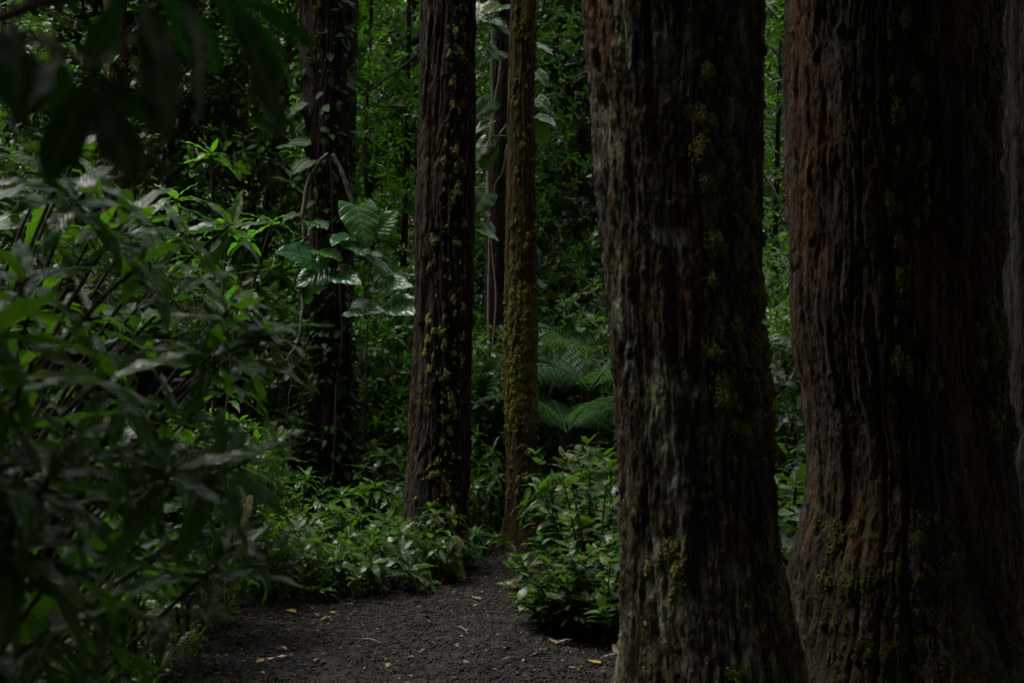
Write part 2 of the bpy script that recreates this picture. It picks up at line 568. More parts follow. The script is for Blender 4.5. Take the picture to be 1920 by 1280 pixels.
def in_path(x, y, m=0.0):
    w = 0.10 * noise(x * 3, y * 3, 0, 9)
    return (x > np.interp(y, PY, PL) - m + w) & (x < np.interp(y, PY, PR) + m + w)


ys = np.arange(3.0, 11.5, 0.02)
us = np.linspace(0, 1, 170)
Yg, Ug = np.meshgrid(ys, us, indexing='ij')
Lg = np.interp(Yg, PY, PL) - 0.12 + 0.08 * noise(0, Yg * 3, 1.0, 4)
Rg_ = np.interp(Yg, PY, PR) + 0.12 + 0.08 * noise(0, Yg * 3, 5.0, 4)
Xg = Lg + (Rg_ - Lg) * Ug
edge = np.clip(np.minimum(Ug, 1 - Ug) / 0.10, 0, 1)
Zg = ground_z(Xg, Yg) + 0.004 + edge * (0.018 + 0.022 * fbm(Xg * 2.2, Yg * 2.2, 0, 21, 3) + 0.010 * np.abs(fbm(Xg * 16, Yg * 16, 0, 22, 3)))
PATHZ = lambda x, y: ground_z(x, y) + 0.022 + 0.022 * fbm(x * 2.2, y * 2.2, 0, 21, 3) + 0.006
V = np.stack([Xg, Yg, Zg], -1).reshape(-1, 3)
nx = len(us)
i = np.arange(len(ys) - 1)[:, None] * nx
j = np.arange(nx - 1)[None]
F = np.stack([i + j, i + nx + j, i + nx + j + 1, i + j + 1], -1).reshape(-1, 4)[:, ::-1]
tag(obj('path', mesh_np('path', V, F), M_path), kind='structure')

# mulch chips on the path: uncountable
OCT_V = np.array([[1, 0, 0], [-1, 0, 0], [0, 1, 0], [0, -1, 0], [0, 0, 1], [0, 0, -1.0]])
OCT_F = np.array([[0, 2, 4], [2, 1, 4], [1, 3, 4], [3, 0, 4], [2, 0, 5], [1, 2, 5], [3, 1, 5], [0, 3, 5]])


def chips(n, rng):
    y = 4.6 + (11.2 - 4.6) * rng.random(n * 2) ** 1.1
    x = rng.uniform(-1.9, 1.1, n * 2)
    k = in_path(x, y, 0.06)
    x, y = x[k][:n], y[k][:n]
    n = len(x)
    s = 0.004 + 0.010 * rng.random(n) ** 2.5
    big = rng.random(n) < 0.02
    s = np.where(big, s * 1.9, s)
    v = OCT_V[None] * (1 + rng.uniform(-0.45, 0.45, (n, 6, 1)))
    v = v * np.stack([np.ones(n), rng.uniform(0.45, 0.9, n), rng.uniform(0.15, 0.4, n)], -1)[:, None]
    tl = rng.normal(0, 0.3, n)
    az = rng.random(n) * 6.283
    c, s2 = np.cos(tl)[:, None], np.sin(tl)[:, None]
    vx, vz = v[..., 0] * c - v[..., 2] * s2, v[..., 0] * s2 + v[..., 2] * c
    c, s2 = np.cos(az)[:, None], np.sin(az)[:, None]
    v = np.stack([vx * c - v[..., 1] * s2, vx * s2 + v[..., 1] * c, vz], -1) * s[:, None, None]
    v += np.stack([x, y, PATHZ(x, y) + s * 0.15], -1)[:, None]
    F = (OCT_F[None] + (np.arange(n) * 6)[:, None, None]).reshape(-1, 3)
    return mesh_np('mulch_chips', v.reshape(-1, 3), F, rnd=np.repeat(rng.random(n), 6), smooth=False)


tag(obj('mulch_chips', chips(60000, np.random.default_rng(5)), M_chip), 'dark wet bark and stone chips covering the forest path', kind='stuff')

# ------------------------------------------------------------------ trees
import bmesh
_b = bmesh.new()
bmesh.ops.create_icosphere(_b, subdivisions=2, radius=1)
ICO_V = np.array([v.co[:] for v in _b.verts])
ICO_F = np.array([[v.index for v in f.verts] for f in _b.faces])
_b.free()


class Trunk:
    """trunk whose outline is given as (py, left px, right px) rows at depth Y"""
    def __init__(self, Y, rows, step, depth, freq, seed, flare=(0, 0.3, 5), flute=0.0, top=12.0, warp=0.3, lump=0.2):
        rows = np.array(rows, float)
        z = CZ - (rows[:, 0] - 640) / FPX * Y
        cx = ((rows[:, 1] + rows[:, 2]) / 2 - 960) / FPX * Y
        r = (rows[:, 2] - rows[:, 1]) / 2 / FPX * Y
        o = np.argsort(z)
        z, cx, r = z[o], cx[o], r[o]
        self.base = np.array([np.interp(0, z, cx), Y, 0.0])
        sl = (cx[-1] - cx[-2]) / (z[-1] - z[-2]) * 0.5
        z = np.append(z, [top])
        cx = np.append(cx, [cx[-1] + sl * (top - z[-2])])
        r = np.append(r, [r[-1] * 0.62])
        ztop = CZ + 660 / FPX * Y + 0.15
        zs = np.concatenate([np.arange(-0.12, ztop, step * 1.3), np.arange(ztop, top + 0.1, 0.2)])
        n = int(2 * math.pi * r.mean() / step)
        th = np.linspace(0, 2 * math.pi, n, endpoint=False)
        Z, T = np.meshgrid(zs, th, indexing='ij')
        # smooth the radius / centre profile a little
        kern = lambda q: np.interp(zs, z, q)
        Rz, Cz = kern(r), kern(cx)
        k = np.hanning(41); k /= k.sum()
        Rz = np.convolve(np.pad(Rz, 20, 'edge'), k, 'valid')
        Cz = np.convolve(np.pad(Cz, 20, 'edge'), k, 'valid')
        R0 = Rz[:, None]
        rm = r.mean()
        wv = warp * fbm(np.cos(T) * rm * 2, np.sin(T) * rm * 2, Z * 0.9, seed, 2)
        Tw = T + wv * 0.12
        u, v = np.cos(Tw) * rm, np.sin(Tw) * rm
        lean = 0.012 * noise(u * 3, v * 3, Z * 1.3, seed + 9) + 0.009 * noise(u * 12, v * 12, Z * 7, seed + 12) + 0.004 * noise(u * 30, v * 30, Z * 22, seed + 13)
        u2, v2 = u + lean, v - lean
        n1 = noise(u2 * freq, v2 * freq, Z * freq * 0.07, seed + 1)
        n2 = noise(u2 * freq * 2.2, v2 * freq * 2.2, Z * freq * 0.17, seed + 2)
        n5 = noise(u2 * freq * 4.5, v2 * freq * 4.5, Z * freq * 0.30, seed + 7)
        n3 = fbm(u2 * freq * 3.6, v2 * freq * 3.6, Z * freq * 0.8, seed + 3, 4, gain=0.6)
        n4 = noise(u2 * freq * 1.5, v2 * freq * 1.5, Z * freq * 0.3, seed + 6)
        d = -depth * np.maximum(0, 1 - np.abs(n1) / 0.20) ** 0.8 - 0.65 * depth * np.maximum(0, 1 - np.abs(n2) / 0.2) - 0.22 * depth * np.maximum(0, 1 - np.abs(n5) / 0.3)
        # loose plates: ledges where one strip overlaps the next
        pl = noise(u2 * freq * 1.6, v2 * freq * 1.6, Z * freq * 0.17, seed + 11) * 3.2
        d += depth * 0.55 * (pl - np.floor(pl)) * (0.5 + 0.5 * n4)
        d += lump * depth * n3
        d += depth * 0.2 * noise(u * freq * 0.4, v * freq * 0.4, Z * 0.7, seed + 4)
        if flute:
            ph = 1.5 * noise(0, 0, Z * 0.5, seed + 8)
            d += flute * (np.abs(np.sin(T * 13 / 2 + ph + 0.8 * n4)) ** 0.7 - 0.6)
        fa, fh, fl = flare
        lob = 0.5 + 0.5 * np.cos(fl * T + seed + 0.8 * noise(np.cos(T) * 2, np.sin(T) * 2, 0, seed + 5))
        d += fa * np.exp(-np.maximum(Z, 0) / fh) * lob
        RR = R0 + d
        self.P = np.stack([Cz[:, None] + np.cos(T) * RR - self.base[0], np.sin(T) * RR, Z], -1)
        self.N = np.stack([np.cos(T), np.sin(T), 0 * T], -1)
        self.Z, self.T, self.zs, self.n = Z, T, zs, n
        self.topc = np.array([Cz[-1] - self.base[0], 0, zs[-1]])
        i = np.arange(len(zs) - 1)[:, None] * n
        j = np.arange(n)[None]
        j2 = (j + 1) % n
        self.F = np.stack([i + j, i + j2, i + n + j2, i + n + j], -1).reshape(-1, 4)

    def mesh(self, name='trunk'):
        return mesh_np(name, self.P.reshape(-1, 3), self.F)

    def pick(self, th, z):
        i = np.clip(np.searchsorted(self.zs, z), 0, len(self.zs) - 1)
        j = np.round(np.mod(th, 2 * math.pi) / (2 * math.pi) * self.n).astype(int) % self.n
        return self.P[i, j], self.N[i, j]


_b = bmesh.new()
bmesh.ops.create_icosphere(_b, subdivisions=1, radius=1)
IC1_V = np.array([v.co[:] for v in _b.verts])
IC1_F = np.array([[v.index for v in f.verts] for f in _b.faces])
_b.free()


def moss_mesh(tr, nclump, rng, th_rng, z_rng, size, per=60, bit=0.005, thick=0.85, tall=1.6, scale=3.0, thr=-0.2, seed=0):
    """cushions of moss on a trunk, each made of many small tufts"""
    th = rng.uniform(*th_rng, nclump * 8)
    z = rng.uniform(*z_rng, nclump * 8)
    P0, N0 = tr.pick(th, z)
    m = fbm(P0[:, 0] * scale, P0[:, 1] * scale, P0[:, 2] * scale * 0.5, 40 + seed, 2) + 0.3 * rng.normal(0, 1, len(th))
    k = np.where(m > thr)[0][:nclump]
    th, z = th[k], z[k]
    r = size * (0.25 + 1.0 * rng.random(len(k)) ** 2.0)
    cnt = np.maximum(6, (per * 2.0 * (r / size) ** 2)).astype(int)
    idx = np.repeat(np.arange(len(k)), cnt)
    n = len(idx)
    a, q = rng.random(n) * 6.283, rng.random(n) ** 0.75 * np.where(rng.random(n) < 0.05, 1.5, 1.0)
    rad = np.hypot(P0[k, 0][idx] - 0, P0[k, 1][idx])
    wob = 1 + 0.5 * noise(np.cos(a) * 1.5 + idx * 3.7, np.sin(a) * 1.5, 0, 70 + seed)
    dth = np.cos(a) * q * r[idx] * wob / np.maximum(rad, 0.05)
    dz = np.sin(a) * q * r[idx] * wob * tall
    P, N = tr.pick(th[idx] + dth, z[idx] + dz)
    droop = np.array([0, 0, -0.25])
    P = P + (N + droop) * (np.sqrt(np.maximum(0, 1 - q ** 2)) * r[idx] * thick * rng.uniform(0.6, 1.15, n))[:, None]
    s = bit * rng.uniform(0.5, 1.5, n)
    v = IC1_V[None] * (1 + rng.uniform(-0.5, 0.5, (n, len(IC1_V), 1)))
    w = P[:, None] + v * s[:, None, None]
    F = (IC1_F[None] + (np.arange(n) * len(IC1_V))[:, None, None]).reshape(-1, 3)
    tint = np.clip(rng.random(len(k))[idx] * 0.7 + rng.random(n) * 0.3, 0, 1)
    return mesh_np('moss', w.reshape(-1, 3), F, rnd=np.repeat(tint, len(IC1_V)))


T_crown = [leaf_t(0.2, 2, 1, 0.2, d, 'lance') for d in (0.3, 0.8)]


def crown_parts(root, tr, rng, rad=3.2, n=3600, zlo=7.0, zhi=12.5, mat=None, off=(0, 0)):
    """limbs plus unseen leaf clumps above the picture, offset to steer sunlight"""
    top = tr.topc
    limbs, tips = [], []
    for k in range(11):
        z0 = zlo - 0.6 + (zhi - zlo) * 0.8 * rng.random()
        a = k * 2.4 + rng.random()
        L = rad * rng.uniform(0.55, 1.0)
        b = np.array([np.interp(z0, [0, top[2]], [0, top[0]]), 0, z0])
        e = b + np.array([math.cos(a) * L + off[0], math.sin(a) * L + off[1], rng.uniform(0.3, 1.6)])
        q = bez(b, (b + e) / 2 + [0, 0, 0.5], e, 8)
        limbs.append(tube(q, np.linspace(0.07, 0.015, 8), 6))
        for t in rng.uniform(0.35, 1.0, 5):
            tips.append(q[int(t * 7)] + rng.normal(0, 0.35, 3))
    tips = np.array(tips)
    V, F = merge(limbs)
    obj('limb', mesh_np('limb', V, F), B_far, root)
    c = tips[rng.integers(0, len(tips), n)]
    P = c + rng.normal(0, 0.42, (n, 3)) * [1, 1, 0.6]
    D = unit(rng.normal(0, 1, (n, 3)) * [1, 1, 0.5] - [0, 0, 0.2])
    N = unit(rng.normal(0, 0.6, (n, 3)) + [0, 0, 1])
    V, F, U, R = place(T_crown, P, D, N, rng.uniform(0.22, 0.4, n), rng)
    obj('crown', mesh_np('crown', V, F, U, R), mat or M_dark, root)


def tree(label, tr, bmat, moss=(), crown=None, group='tall tree trunks of the forest'):
    root = thing('tree', label, 'tree', tuple(tr.base), group=group)
    obj('trunk', tr.mesh(), bmat, root)
    for me, mt in moss:
        obj('moss', me, mt, root)
    if crown:
        crown_parts(root, tr, **crown)
    return root


rng = np.random.default_rng(77)
PI = math.pi
# angle convention: theta = -pi/2 faces the camera, 0 faces right, -pi faces left
t1 = Trunk(5.7, [(-200, 1082, 1392), (0, 1095, 1402), (300, 1115, 1410), (640, 1141, 1424), (800, 1153, 1440), (950, 1160, 1455), (1100, 1168, 1478), (1280, 1160, 1512), (1340, 1150, 1530)],
           0.0060, 0.022, 11, 3, lump=0.48, flare=(0.05, 0.12, 5))
tree('thick dark furrowed trunk with mossy right edge standing right of the path', t1, B_near,
     [(moss_mesh(t1, 130, rng, (-1.35, 0.1), (1.0, 3.2), 0.030, 150, 0.0042, seed=1), M_moss),
      (moss_mesh(t1, 40, rng, (-2.6, -0.6), (-0.05, 0.7), 0.028, 120, 0.004, 0.35, seed=2), M_moss)],
     dict(rng=np.random.default_rng(1), rad=3.0, n=3800, zlo=6.5, zhi=11.5, off=(1.4, -0.8)))
t2 = Trunk(6.35, [(-200, 1474, 1850), (0, 1475, 1856), (200, 1475, 1857), (400, 1479, 1863), (640, 1489, 1873), (760, 1510, 1882), (850, 1518, 1890), (940, 1514, 1898), (1000, 1499, 1908), (1060, 1486, 1916), (1140, 1476, 1928), (1230, 1466, 1950), (1290, 1450, 1970)],
           0.0064, 0.022, 11.5, 8, lump=0.32, flare=(0.10, 0.16, 6))
tree('widest trunk of reddish brown fibrous bark with flared root at right', t2, B_red,
     [(moss_mesh(t2, 34, rng, (-1.85, -1.45), (1.2, 3.3), 0.024, 120, 0.004, tall=2.2, seed=3), M_moss),
      (moss_mesh(t2, 110, rng, (-1.05, -0.1), (1.1, 3.3), 0.032, 160, 0.0042, tall=2.2, seed=4), M_moss),
      (moss_mesh(t2, 170, rng, (-2.9, -0.2), (-0.05, 0.75), 0.034, 120, 0.0038, 0.2, 1.2, seed=5), M_mossd)],
     dict(rng=np.random.default_rng(2), rad=3.6, n=4200, zlo=6.5, zhi=11.5))
t3 = Trunk(8.0, [(-200, 1856, 2055), (0, 1858, 2060), (640, 1868, 2070), (1100, 1880, 2085)], 0.008, 0.02, 8, 14, flare=(0.05, 0.15, 5), flute=0.022)
tree('grey deeply fluted trunk cut off by the right picture edge', t3, B_grey,
     [(moss_mesh(t3, 14, rng, (-2.0, -1.5), (1.4, 2.2), 0.03, 60, 0.006, seed=6), M_moss)],
     dict(rng=np.random.default_rng(3), rad=2.6, n=2600, zlo=6.5, zhi=10.5, off=(1.2, -1.0)))
t1b = Trunk(8.4, [(-200, 1335, 1437), (0, 1336, 1435), (300, 1338, 1431), (600, 1338, 1426), (1100, 1330, 1440)], 0.008, 0.018, 9, 19)
tree('dark slender trunk mostly hidden behind the thick mossy edged trunk', t1b, B_mid,
     [(moss_mesh(t1b, 40, rng, (-1.0, 0.2), (1.4, 3.6), 0.02, 50, 0.005, seed=7), M_moss)])
t4 = Trunk(9.2, [(-200, 792, 893), (0, 790, 891), (200, 786, 890), (427, 779, 888), (640, 775, 884), (827, 765, 880), (950, 756, 878), (1070, 745, 884)],
           0.0050, 0.026, 12, 23, flare=(0.04, 0.12, 5), warp=1.6)
T4ROOT = []
T4TREE = tree('straight brown trunk with twisting furrows left of the path', t4, B_mid,
     [(moss_mesh(t4, 190, rng, (-1.55, -0.75), (0.3, 3.9), 0.020, 40, 0.0045, seed=8), M_moss),
      (moss_mesh(t4, 40, rng, (-2.2, -1.5), (0.2, 2.2), 0.016, 30, 0.0045, seed=9), M_moss),
      (moss_mesh(t4, 40, rng, (-1.0, -0.1), (-0.05, 0.2), 0.03, 60, 0.0055, 0.4, seed=10), M_mossg)],
     dict(rng=np.random.default_rng(4), rad=1.6, n=700, zlo=9, zhi=11.5, off=(0.6, -1.2)))
_a, _b2 = np.array([0.11, -0.12, 0.22]), np.array([0.22, -0.62, -0.03])
_V, _F = tube(bez(_a, [0.17, -0.28, 0.07], _b2, 16), np.linspace(0.065, 0.018, 16) * (1 + 0.12 * noise(np.arange(16) * 0.9, 0, 0, 5)), 12)
T4ROOT.append(obj('root', mesh_np('root', _V, _F), M_moss, T4TREE))
t5 = Trunk(10.2, [(-200, 959, 1005), (0, 957, 1004), (200, 952, 1003), (427, 948, 1004), (600, 945, 1005), (700, 943, 1003), (827, 948, 1005), (930, 948, 1012), (985, 942, 1024), (1035, 926, 1044)],
           0.005, 0.010, 16, 29, flare=(0.03, 0.12, 4))
tree('slim trunk coated in yellow green moss at the path end', t5, B_moss,
     [(moss_mesh(t5, 1700, rng, (-2.3, 0.3), (0.9, 4.2), 0.020, 24, 0.0045, 0.7, 1.3, thr=-0.35, seed=11), M_mossg),
      (moss_mesh(t5, 200, rng, (-2.9, 0.2), (0.85, 1.9), 0.020, 26, 0.0050, 0.9, 1.2, thr=-0.5, seed=12), M_mossg),
      (moss_mesh(t5, 60, rng, (-2.6, 0.2), (0.0, 0.8), 0.018, 30, 0.005, seed=13), M_moss)],
     dict(rng=np.random.default_rng(5), rad=1.3, n=350, zlo=9, zhi=11, off=(0.2, 0.2)))
t6 = Trunk(11.6, [(-200, 928, 960), (0, 925, 958), (200, 920, 956), (427, 912, 952), (640, 905, 946), (1000, 898, 946)], 0.006, 0.012, 14, 31)
tree('dark trunk wrapped in pale roots just behind the mossy slim trunk', t6, B_far, crown=dict(rng=np.random.default_rng(6), rad=1.3, n=350, zlo=9, zhi=11.5, off=(0.0, 0.6)))
t7 = Trunk(10.6, [(-200, 558, 646), (0, 562, 648), (200, 568, 650), (427, 580, 655), (640, 582, 660), (827, 575, 660), (1000, 570, 658)], 0.006, 0.018, 12, 37)
tree('dark trunk draped with a big leaved climber left of centre', t7, B_far,
     [(moss_mesh(t7, 60, rng, (-2.2, -0.6), (1.9, 4.0), 0.016, 30, 0.005, seed=14), M_moss)],
     dict(rng=np.random.default_rng(7), rad=1.6, n=900, zlo=8.5, zhi=11.5, off=(0.4, -1.5)))
t8 = Trunk(13.0, [(-200, 645, 674), (0, 642, 672), (200, 638, 668), (427, 640, 664), (1000, 640, 668)], 0.009, 0.008, 16, 41)
tree('thin grey brown trunk directly behind the climber draped trunk', t8, B_far, crown=dict(rng=np.random.default_rng(9), rad=1.7, n=2000, zlo=9, zhi=11.5, off=(0.9, 3.4)))  # unseen crown added, pushed back to shade the dark background
t9 = Trunk(12.0, [(-200, 185, 232), (0, 195, 236), (160, 203, 240), (380, 192, 243), (1000, 188, 245)], 0.009, 0.010, 14, 43)
tree('pale mossy trunk far left behind the leafy foreground shrub', t9, B_moss, [(moss_mesh(t9, 60, rng, (-2.4, -0.4), (1.5, 4.5), 0.02, 30, 0.006, seed=15), M_moss)],
     dict(rng=np.random.default_rng(8), rad=1.8, n=900, zlo=8, zhi=11, off=(-1.4, -0.5)))

# unseen leaf mass above and behind the viewer, shaped to shade the foreground
rg = np.random.default_rng(99)
nc = 330
cc = np.stack([rg.uniform(-13, 13, nc), rg.uniform(-13, 9, nc), rg.uniform(7.5, 11, nc)], -1)
gap = (cc[:, 0] > -5.0) & (cc[:, 0] < 0.0) & (cc[:, 1] > 4.4)
cc = cc[~gap]
nc = len(cc)
nw = 330
wa = rg.uniform(0.75, 2 * math.pi - 0.75, nw)           # leaves the view ahead open
wr = rg.uniform(11.5, 15, nw)
wall = np.stack([np.sin(wa) * wr, 4 + np.cos(wa) * wr, rg.uniform(0.3, 10.5, nw)], -1)
near = np.stack([rg.uniform(-7, 7, 330), rg.uniform(-6, 4.0, 330), rg.uniform(6.5, 9.5, 330)], -1)
cc = np.concatenate([cc, wall, near])
nc = len(cc)
n = 72000
P = cc[rg.integers(0, nc, n)] + rg.normal(0, 0.75, (n, 3)) * [1, 1, 0.5]
D = unit(rg.normal(0, 1, (n, 3)) * [1, 1, 0.4])
N = unit(rg.normal(0, 0.5, (n, 3)) + [0, 0, 1])
V, F, U, R = place(T_crown, P, D, N, rg.uniform(0.3, 0.55, n), rg)
tag(obj('shade_canopy', mesh_np('shade_canopy', V, F, U, R), M_dark), 'unseen leaf mass added overhead and around the viewer for shade', kind='stuff')

# ------------------------------------------------------------------ plant builders
T_lance = [leaf_t(0.125, 14, 2, 0.4, d, 'lance', wave=0.13, ser=0.09, ph=p) for d, p in ((0.5, 0), (0.9, 2), (1.3, 4), (0.2, 1))]
T_herb = [leaf_t(0.155, 10, 1, 0.45, d, 'lance', wave=0.16, ser=0.17, ph=p) for d, p in ((0.4, 0), (0.8, 2), (1.2, 4))]
T_small = [leaf_t(0.17, 4, 1, 0.35, d, 'obl') for d in (0.2, 0.6, 1.0)]
T_broad = [leaf_t(0.28, 4, 1, 0.3, d, 'ovate') for d in (0.3, 0.8)]
T_ovate = [leaf_t(0.23, 7, 2, 0.4, d, 'ovate', wave=0.04) for d in (0.3, 0.7, 1.0)]
T_heart = [leaf_t(0.40, 12, 4, 0.35, d, 'heart', wave=0.05, ph=p) for d, p in ((0.25, 0), (0.6, 2), (0.9, 3))]
T_bamb = [leaf_t(0.09, 4, 1, 0.3, d, 'lance') for d in (0.4, 1.0)]


def cat(arrs):
    return [np.concatenate(x) for x in zip(*arrs)]


def leafy(name, tm, arrs, rng, mat, parent, rnd=None):
    P, D, N, S = cat(arrs)
    V, F, U, R = place(tm, P, D, N, S, rng, rnd)
    return obj(name, mesh_np(name, V, F, U, R), mat, parent)


def stems_obj(st, mat, parent, name='stem'):
    V, F = merge(st)
    return obj(name, mesh_np(name, V, F), mat, parent)


def whorled_shrub(label, base, tips, seed, L=0.2, nleaf=10, extra=0, spread=0.25, mat=None, group='leafy shrubs in the left foreground', rstem=0.011, name='shrub', cat_='shrub'):
    """shrub with stems bending to given tips, each ending in a whorl of long wavy leaves"""
    rng = np.random.default_rng(seed)
    base = np.array(base, float)
    root = thing(name, label, cat_, tuple(base), group=group)
    st, lv = [], []
    tips = [np.array(t, float) for t in tips]
    for k in range(extra):
        t = tips[rng.integers(0, len(tips))] + rng.normal(0, 1, 3) * spread
        t[2] = max(t[2], 0.12)
        tips.append(t)
    for t in tips:
        e = t - base
        m = np.array([e[0] * rng.uniform(0.15, 0.4), e[1] * rng.uniform(0.15, 0.4), e[2] * rng.uniform(0.55, 0.8)])
        s0 = rng.normal(0, 0.06, 3) * [1, 1, 0]
        q = bez(s0, m, e, 14)
        q = q + np.linspace(0, 1, 14)[:, None] * (1 - np.linspace(0, 1, 14)[:, None]) * rng.normal(0, 0.06, (1, 3))
        st.append(tube(q, np.linspace(rstem * 1.3, rstem * 0.45, 14), 7))
        ax = unit(q[-1] - q[-3]) * 0.6 + np.array([0, 0, 0.55]) + rng.normal(0, 0.15, 3)
        lv.append(whorl(e, ax, nleaf, L * rng.uniform(0.85, 1.1), rng, 48, 104, 9))
        # a few older leaves lower on the stem
        for kk in range(3):
            i = rng.integers(6, 12)
            a = rng.random() * 6.28
            d = np.array([math.cos(a), math.sin(a), rng.uniform(-0.3, 0.3)])
            lv.append((q[i][None], d[None], np.array([[0, 0, 1.0]]), np.array([L * rng.uniform(0.7, 1.0)])))
    stems_obj(st, M_stem, root)
    leafy('foliage', T_lance, lv, rng, mat or M_lance, root)
    return root


def herb_build(seed, nst=7, H=0.6, L=0.16, nleaf=9, spread=0.22, mat=None, name='understory_plant', cat_='plant'):
    def b():
        rng = np.random.default_rng(seed)
        root = thing(name, '', cat_)
        st, lv = [], []
        for k in range(nst):
            a = k * 2.4 + rng.random()
            r = spread * math.sqrt((k + 0.5) / nst)
            h = H * rng.uniform(0.55, 1.0) * (1 - 0.35 * (k / nst))
            e = np.array([math.cos(a) * r, math.sin(a) * r, h])
            q = bez(rng.normal(0, 0.03, 3) * [1, 1, 0], e * [0.4, 0.4, 0.6], e, 8)
            st.append(tube(q, np.linspace(0.007, 0.003, 8), 5))
            lv.append(whorl(e, unit(q[-1] - q[-2]) + [0, 0, 0.8], nleaf, L * rng.uniform(0.8, 1.15), rng, 45, 105, 8))
            for i in (3, 4, 5, 6):
                a2 = rng.random() * 6.28
                d = np.array([[math.cos(a2), math.sin(a2), 0.15]])
                lv.append((q[i][None], d, np.array([[0, 0, 1.0]]), np.array([L * 0.8])))
        stems_obj(st, M_gstem, root)
        leafy('foliage', T_herb, lv, rng, mat or M_herb, root)
        return root
    return b


def bush_build(seed, H, R, ntip, L, tm, mat, nleaf=7, name='shrub', cat_='shrub', low=0.15, e1=100):
    """irregular bush: leaf whorls at the ends of many twigs, in lobes"""
    def b():
        rng = np.random.default_rng(seed)
        root = thing(name, '', cat_)
        nl = max(5, int(H * 4))
        lob = np.stack([rng.normal(0, R * 0.5, nl), rng.normal(0, R * 0.5, nl), np.linspace(low * H + 0.1, H * 0.9, nl)], -1)
        lr = rng.uniform(0.45, 0.75, nl) * R
        st, lv = [], []
        for c in lob:
            st.append(tube(bez(rng.normal(0, 0.05, 3) * [1, 1, 0], c * [0.3, 0.3, 0.6], c, 8), np.linspace(0.012 + 0.004 * H, 0.005, 8), 5))
        for k in range(ntip):
            j = rng.integers(0, nl)
            d = unit(rng.normal(0, 1, 3) + [0, 0, 0.25])
            p = lob[j] + d * lr[j] * rng.uniform(0.45, 1.0) * [1, 1, 0.8]
            if p[2] < 0.06:
                continue
            if k % 3 == 0:
                st.append(tube(bez(lob[j], (lob[j] + p) / 2 + rng.normal(0, 0.03, 3), p, 5), np.linspace(0.005, 0.0025, 5), 4))
            lv.append(whorl(p, d * 0.7 + np.array([0, 0, 0.6]) + rng.normal(0, 0.3, 3), nleaf, L * rng.uniform(0.75, 1.2), rng, 35, e1, 14))
        stems_obj(st, M_stem, root)
        leafy('foliage', tm, lv, rng, mat, root)
        return root
    return b


def sapling_build(seed, H, R, ntip, L, tm, mat, nleaf=7, zlo=0.6, name='sapling', cat_='tree'):
    """tall thin understory tree leafy along its whole height"""
    def b():
        rng = np.random.default_rng(seed)
        root = thing(name, '', cat_)
        q = np.stack([0.25 * np.sin(np.linspace(0, 2, 16) + seed), 0.2 * np.sin(np.linspace(0, 2.6, 16) + seed * 2), np.linspace(0, H, 16)], -1)
        q -= q[0] * [1, 1, 0]
        V, F = tube(q, np.linspace(0.045, 0.012, 16), 8)
        obj('trunk', mesh_np('trunk', V, F), B_far, root)
        st, lv = [], []
        nb = int(H * 7)
        per = ntip // nb
        for k in range(nb):
            z = zlo + (H - zlo) * (k + rng.random()) / nb
            p0 = np.array([np.interp(z, q[:, 2], q[:, 0]), np.interp(z, q[:, 2], q[:, 1]), z])
            a = rng.random() * 6.28
            ln = R * rng.uniform(0.5, 1.1) * (1.1 - 0.5 * z / H)
            e = p0 + np.array([math.cos(a) * ln, math.sin(a) * ln, rng.uniform(-0.1, 0.5)])
            bq = bez(p0, (p0 + e) / 2 + [0, 0, 0.15], e, 7)
            st.append(tube(bq, np.linspace(0.011, 0.004, 7), 5))
            for _ in range(per):
                t = rng.uniform(0.25, 1.0)
                c = bq[int(t * 6)] + rng.normal(0, 0.17, 3) * [1, 1, 0.8]
                lv.append(whorl(c, np.array([0, 0, 0.8]) + rng.normal(0, 0.5, 3), nleaf, L * rng.uniform(0.7, 1.2), rng, 35, 100, 14))
        V, F = merge(st)
        obj('branch', mesh_np('branch', V, F), M_stem, root)
        leafy('crown', tm, lv, rng, mat, root)
        return root
    return b


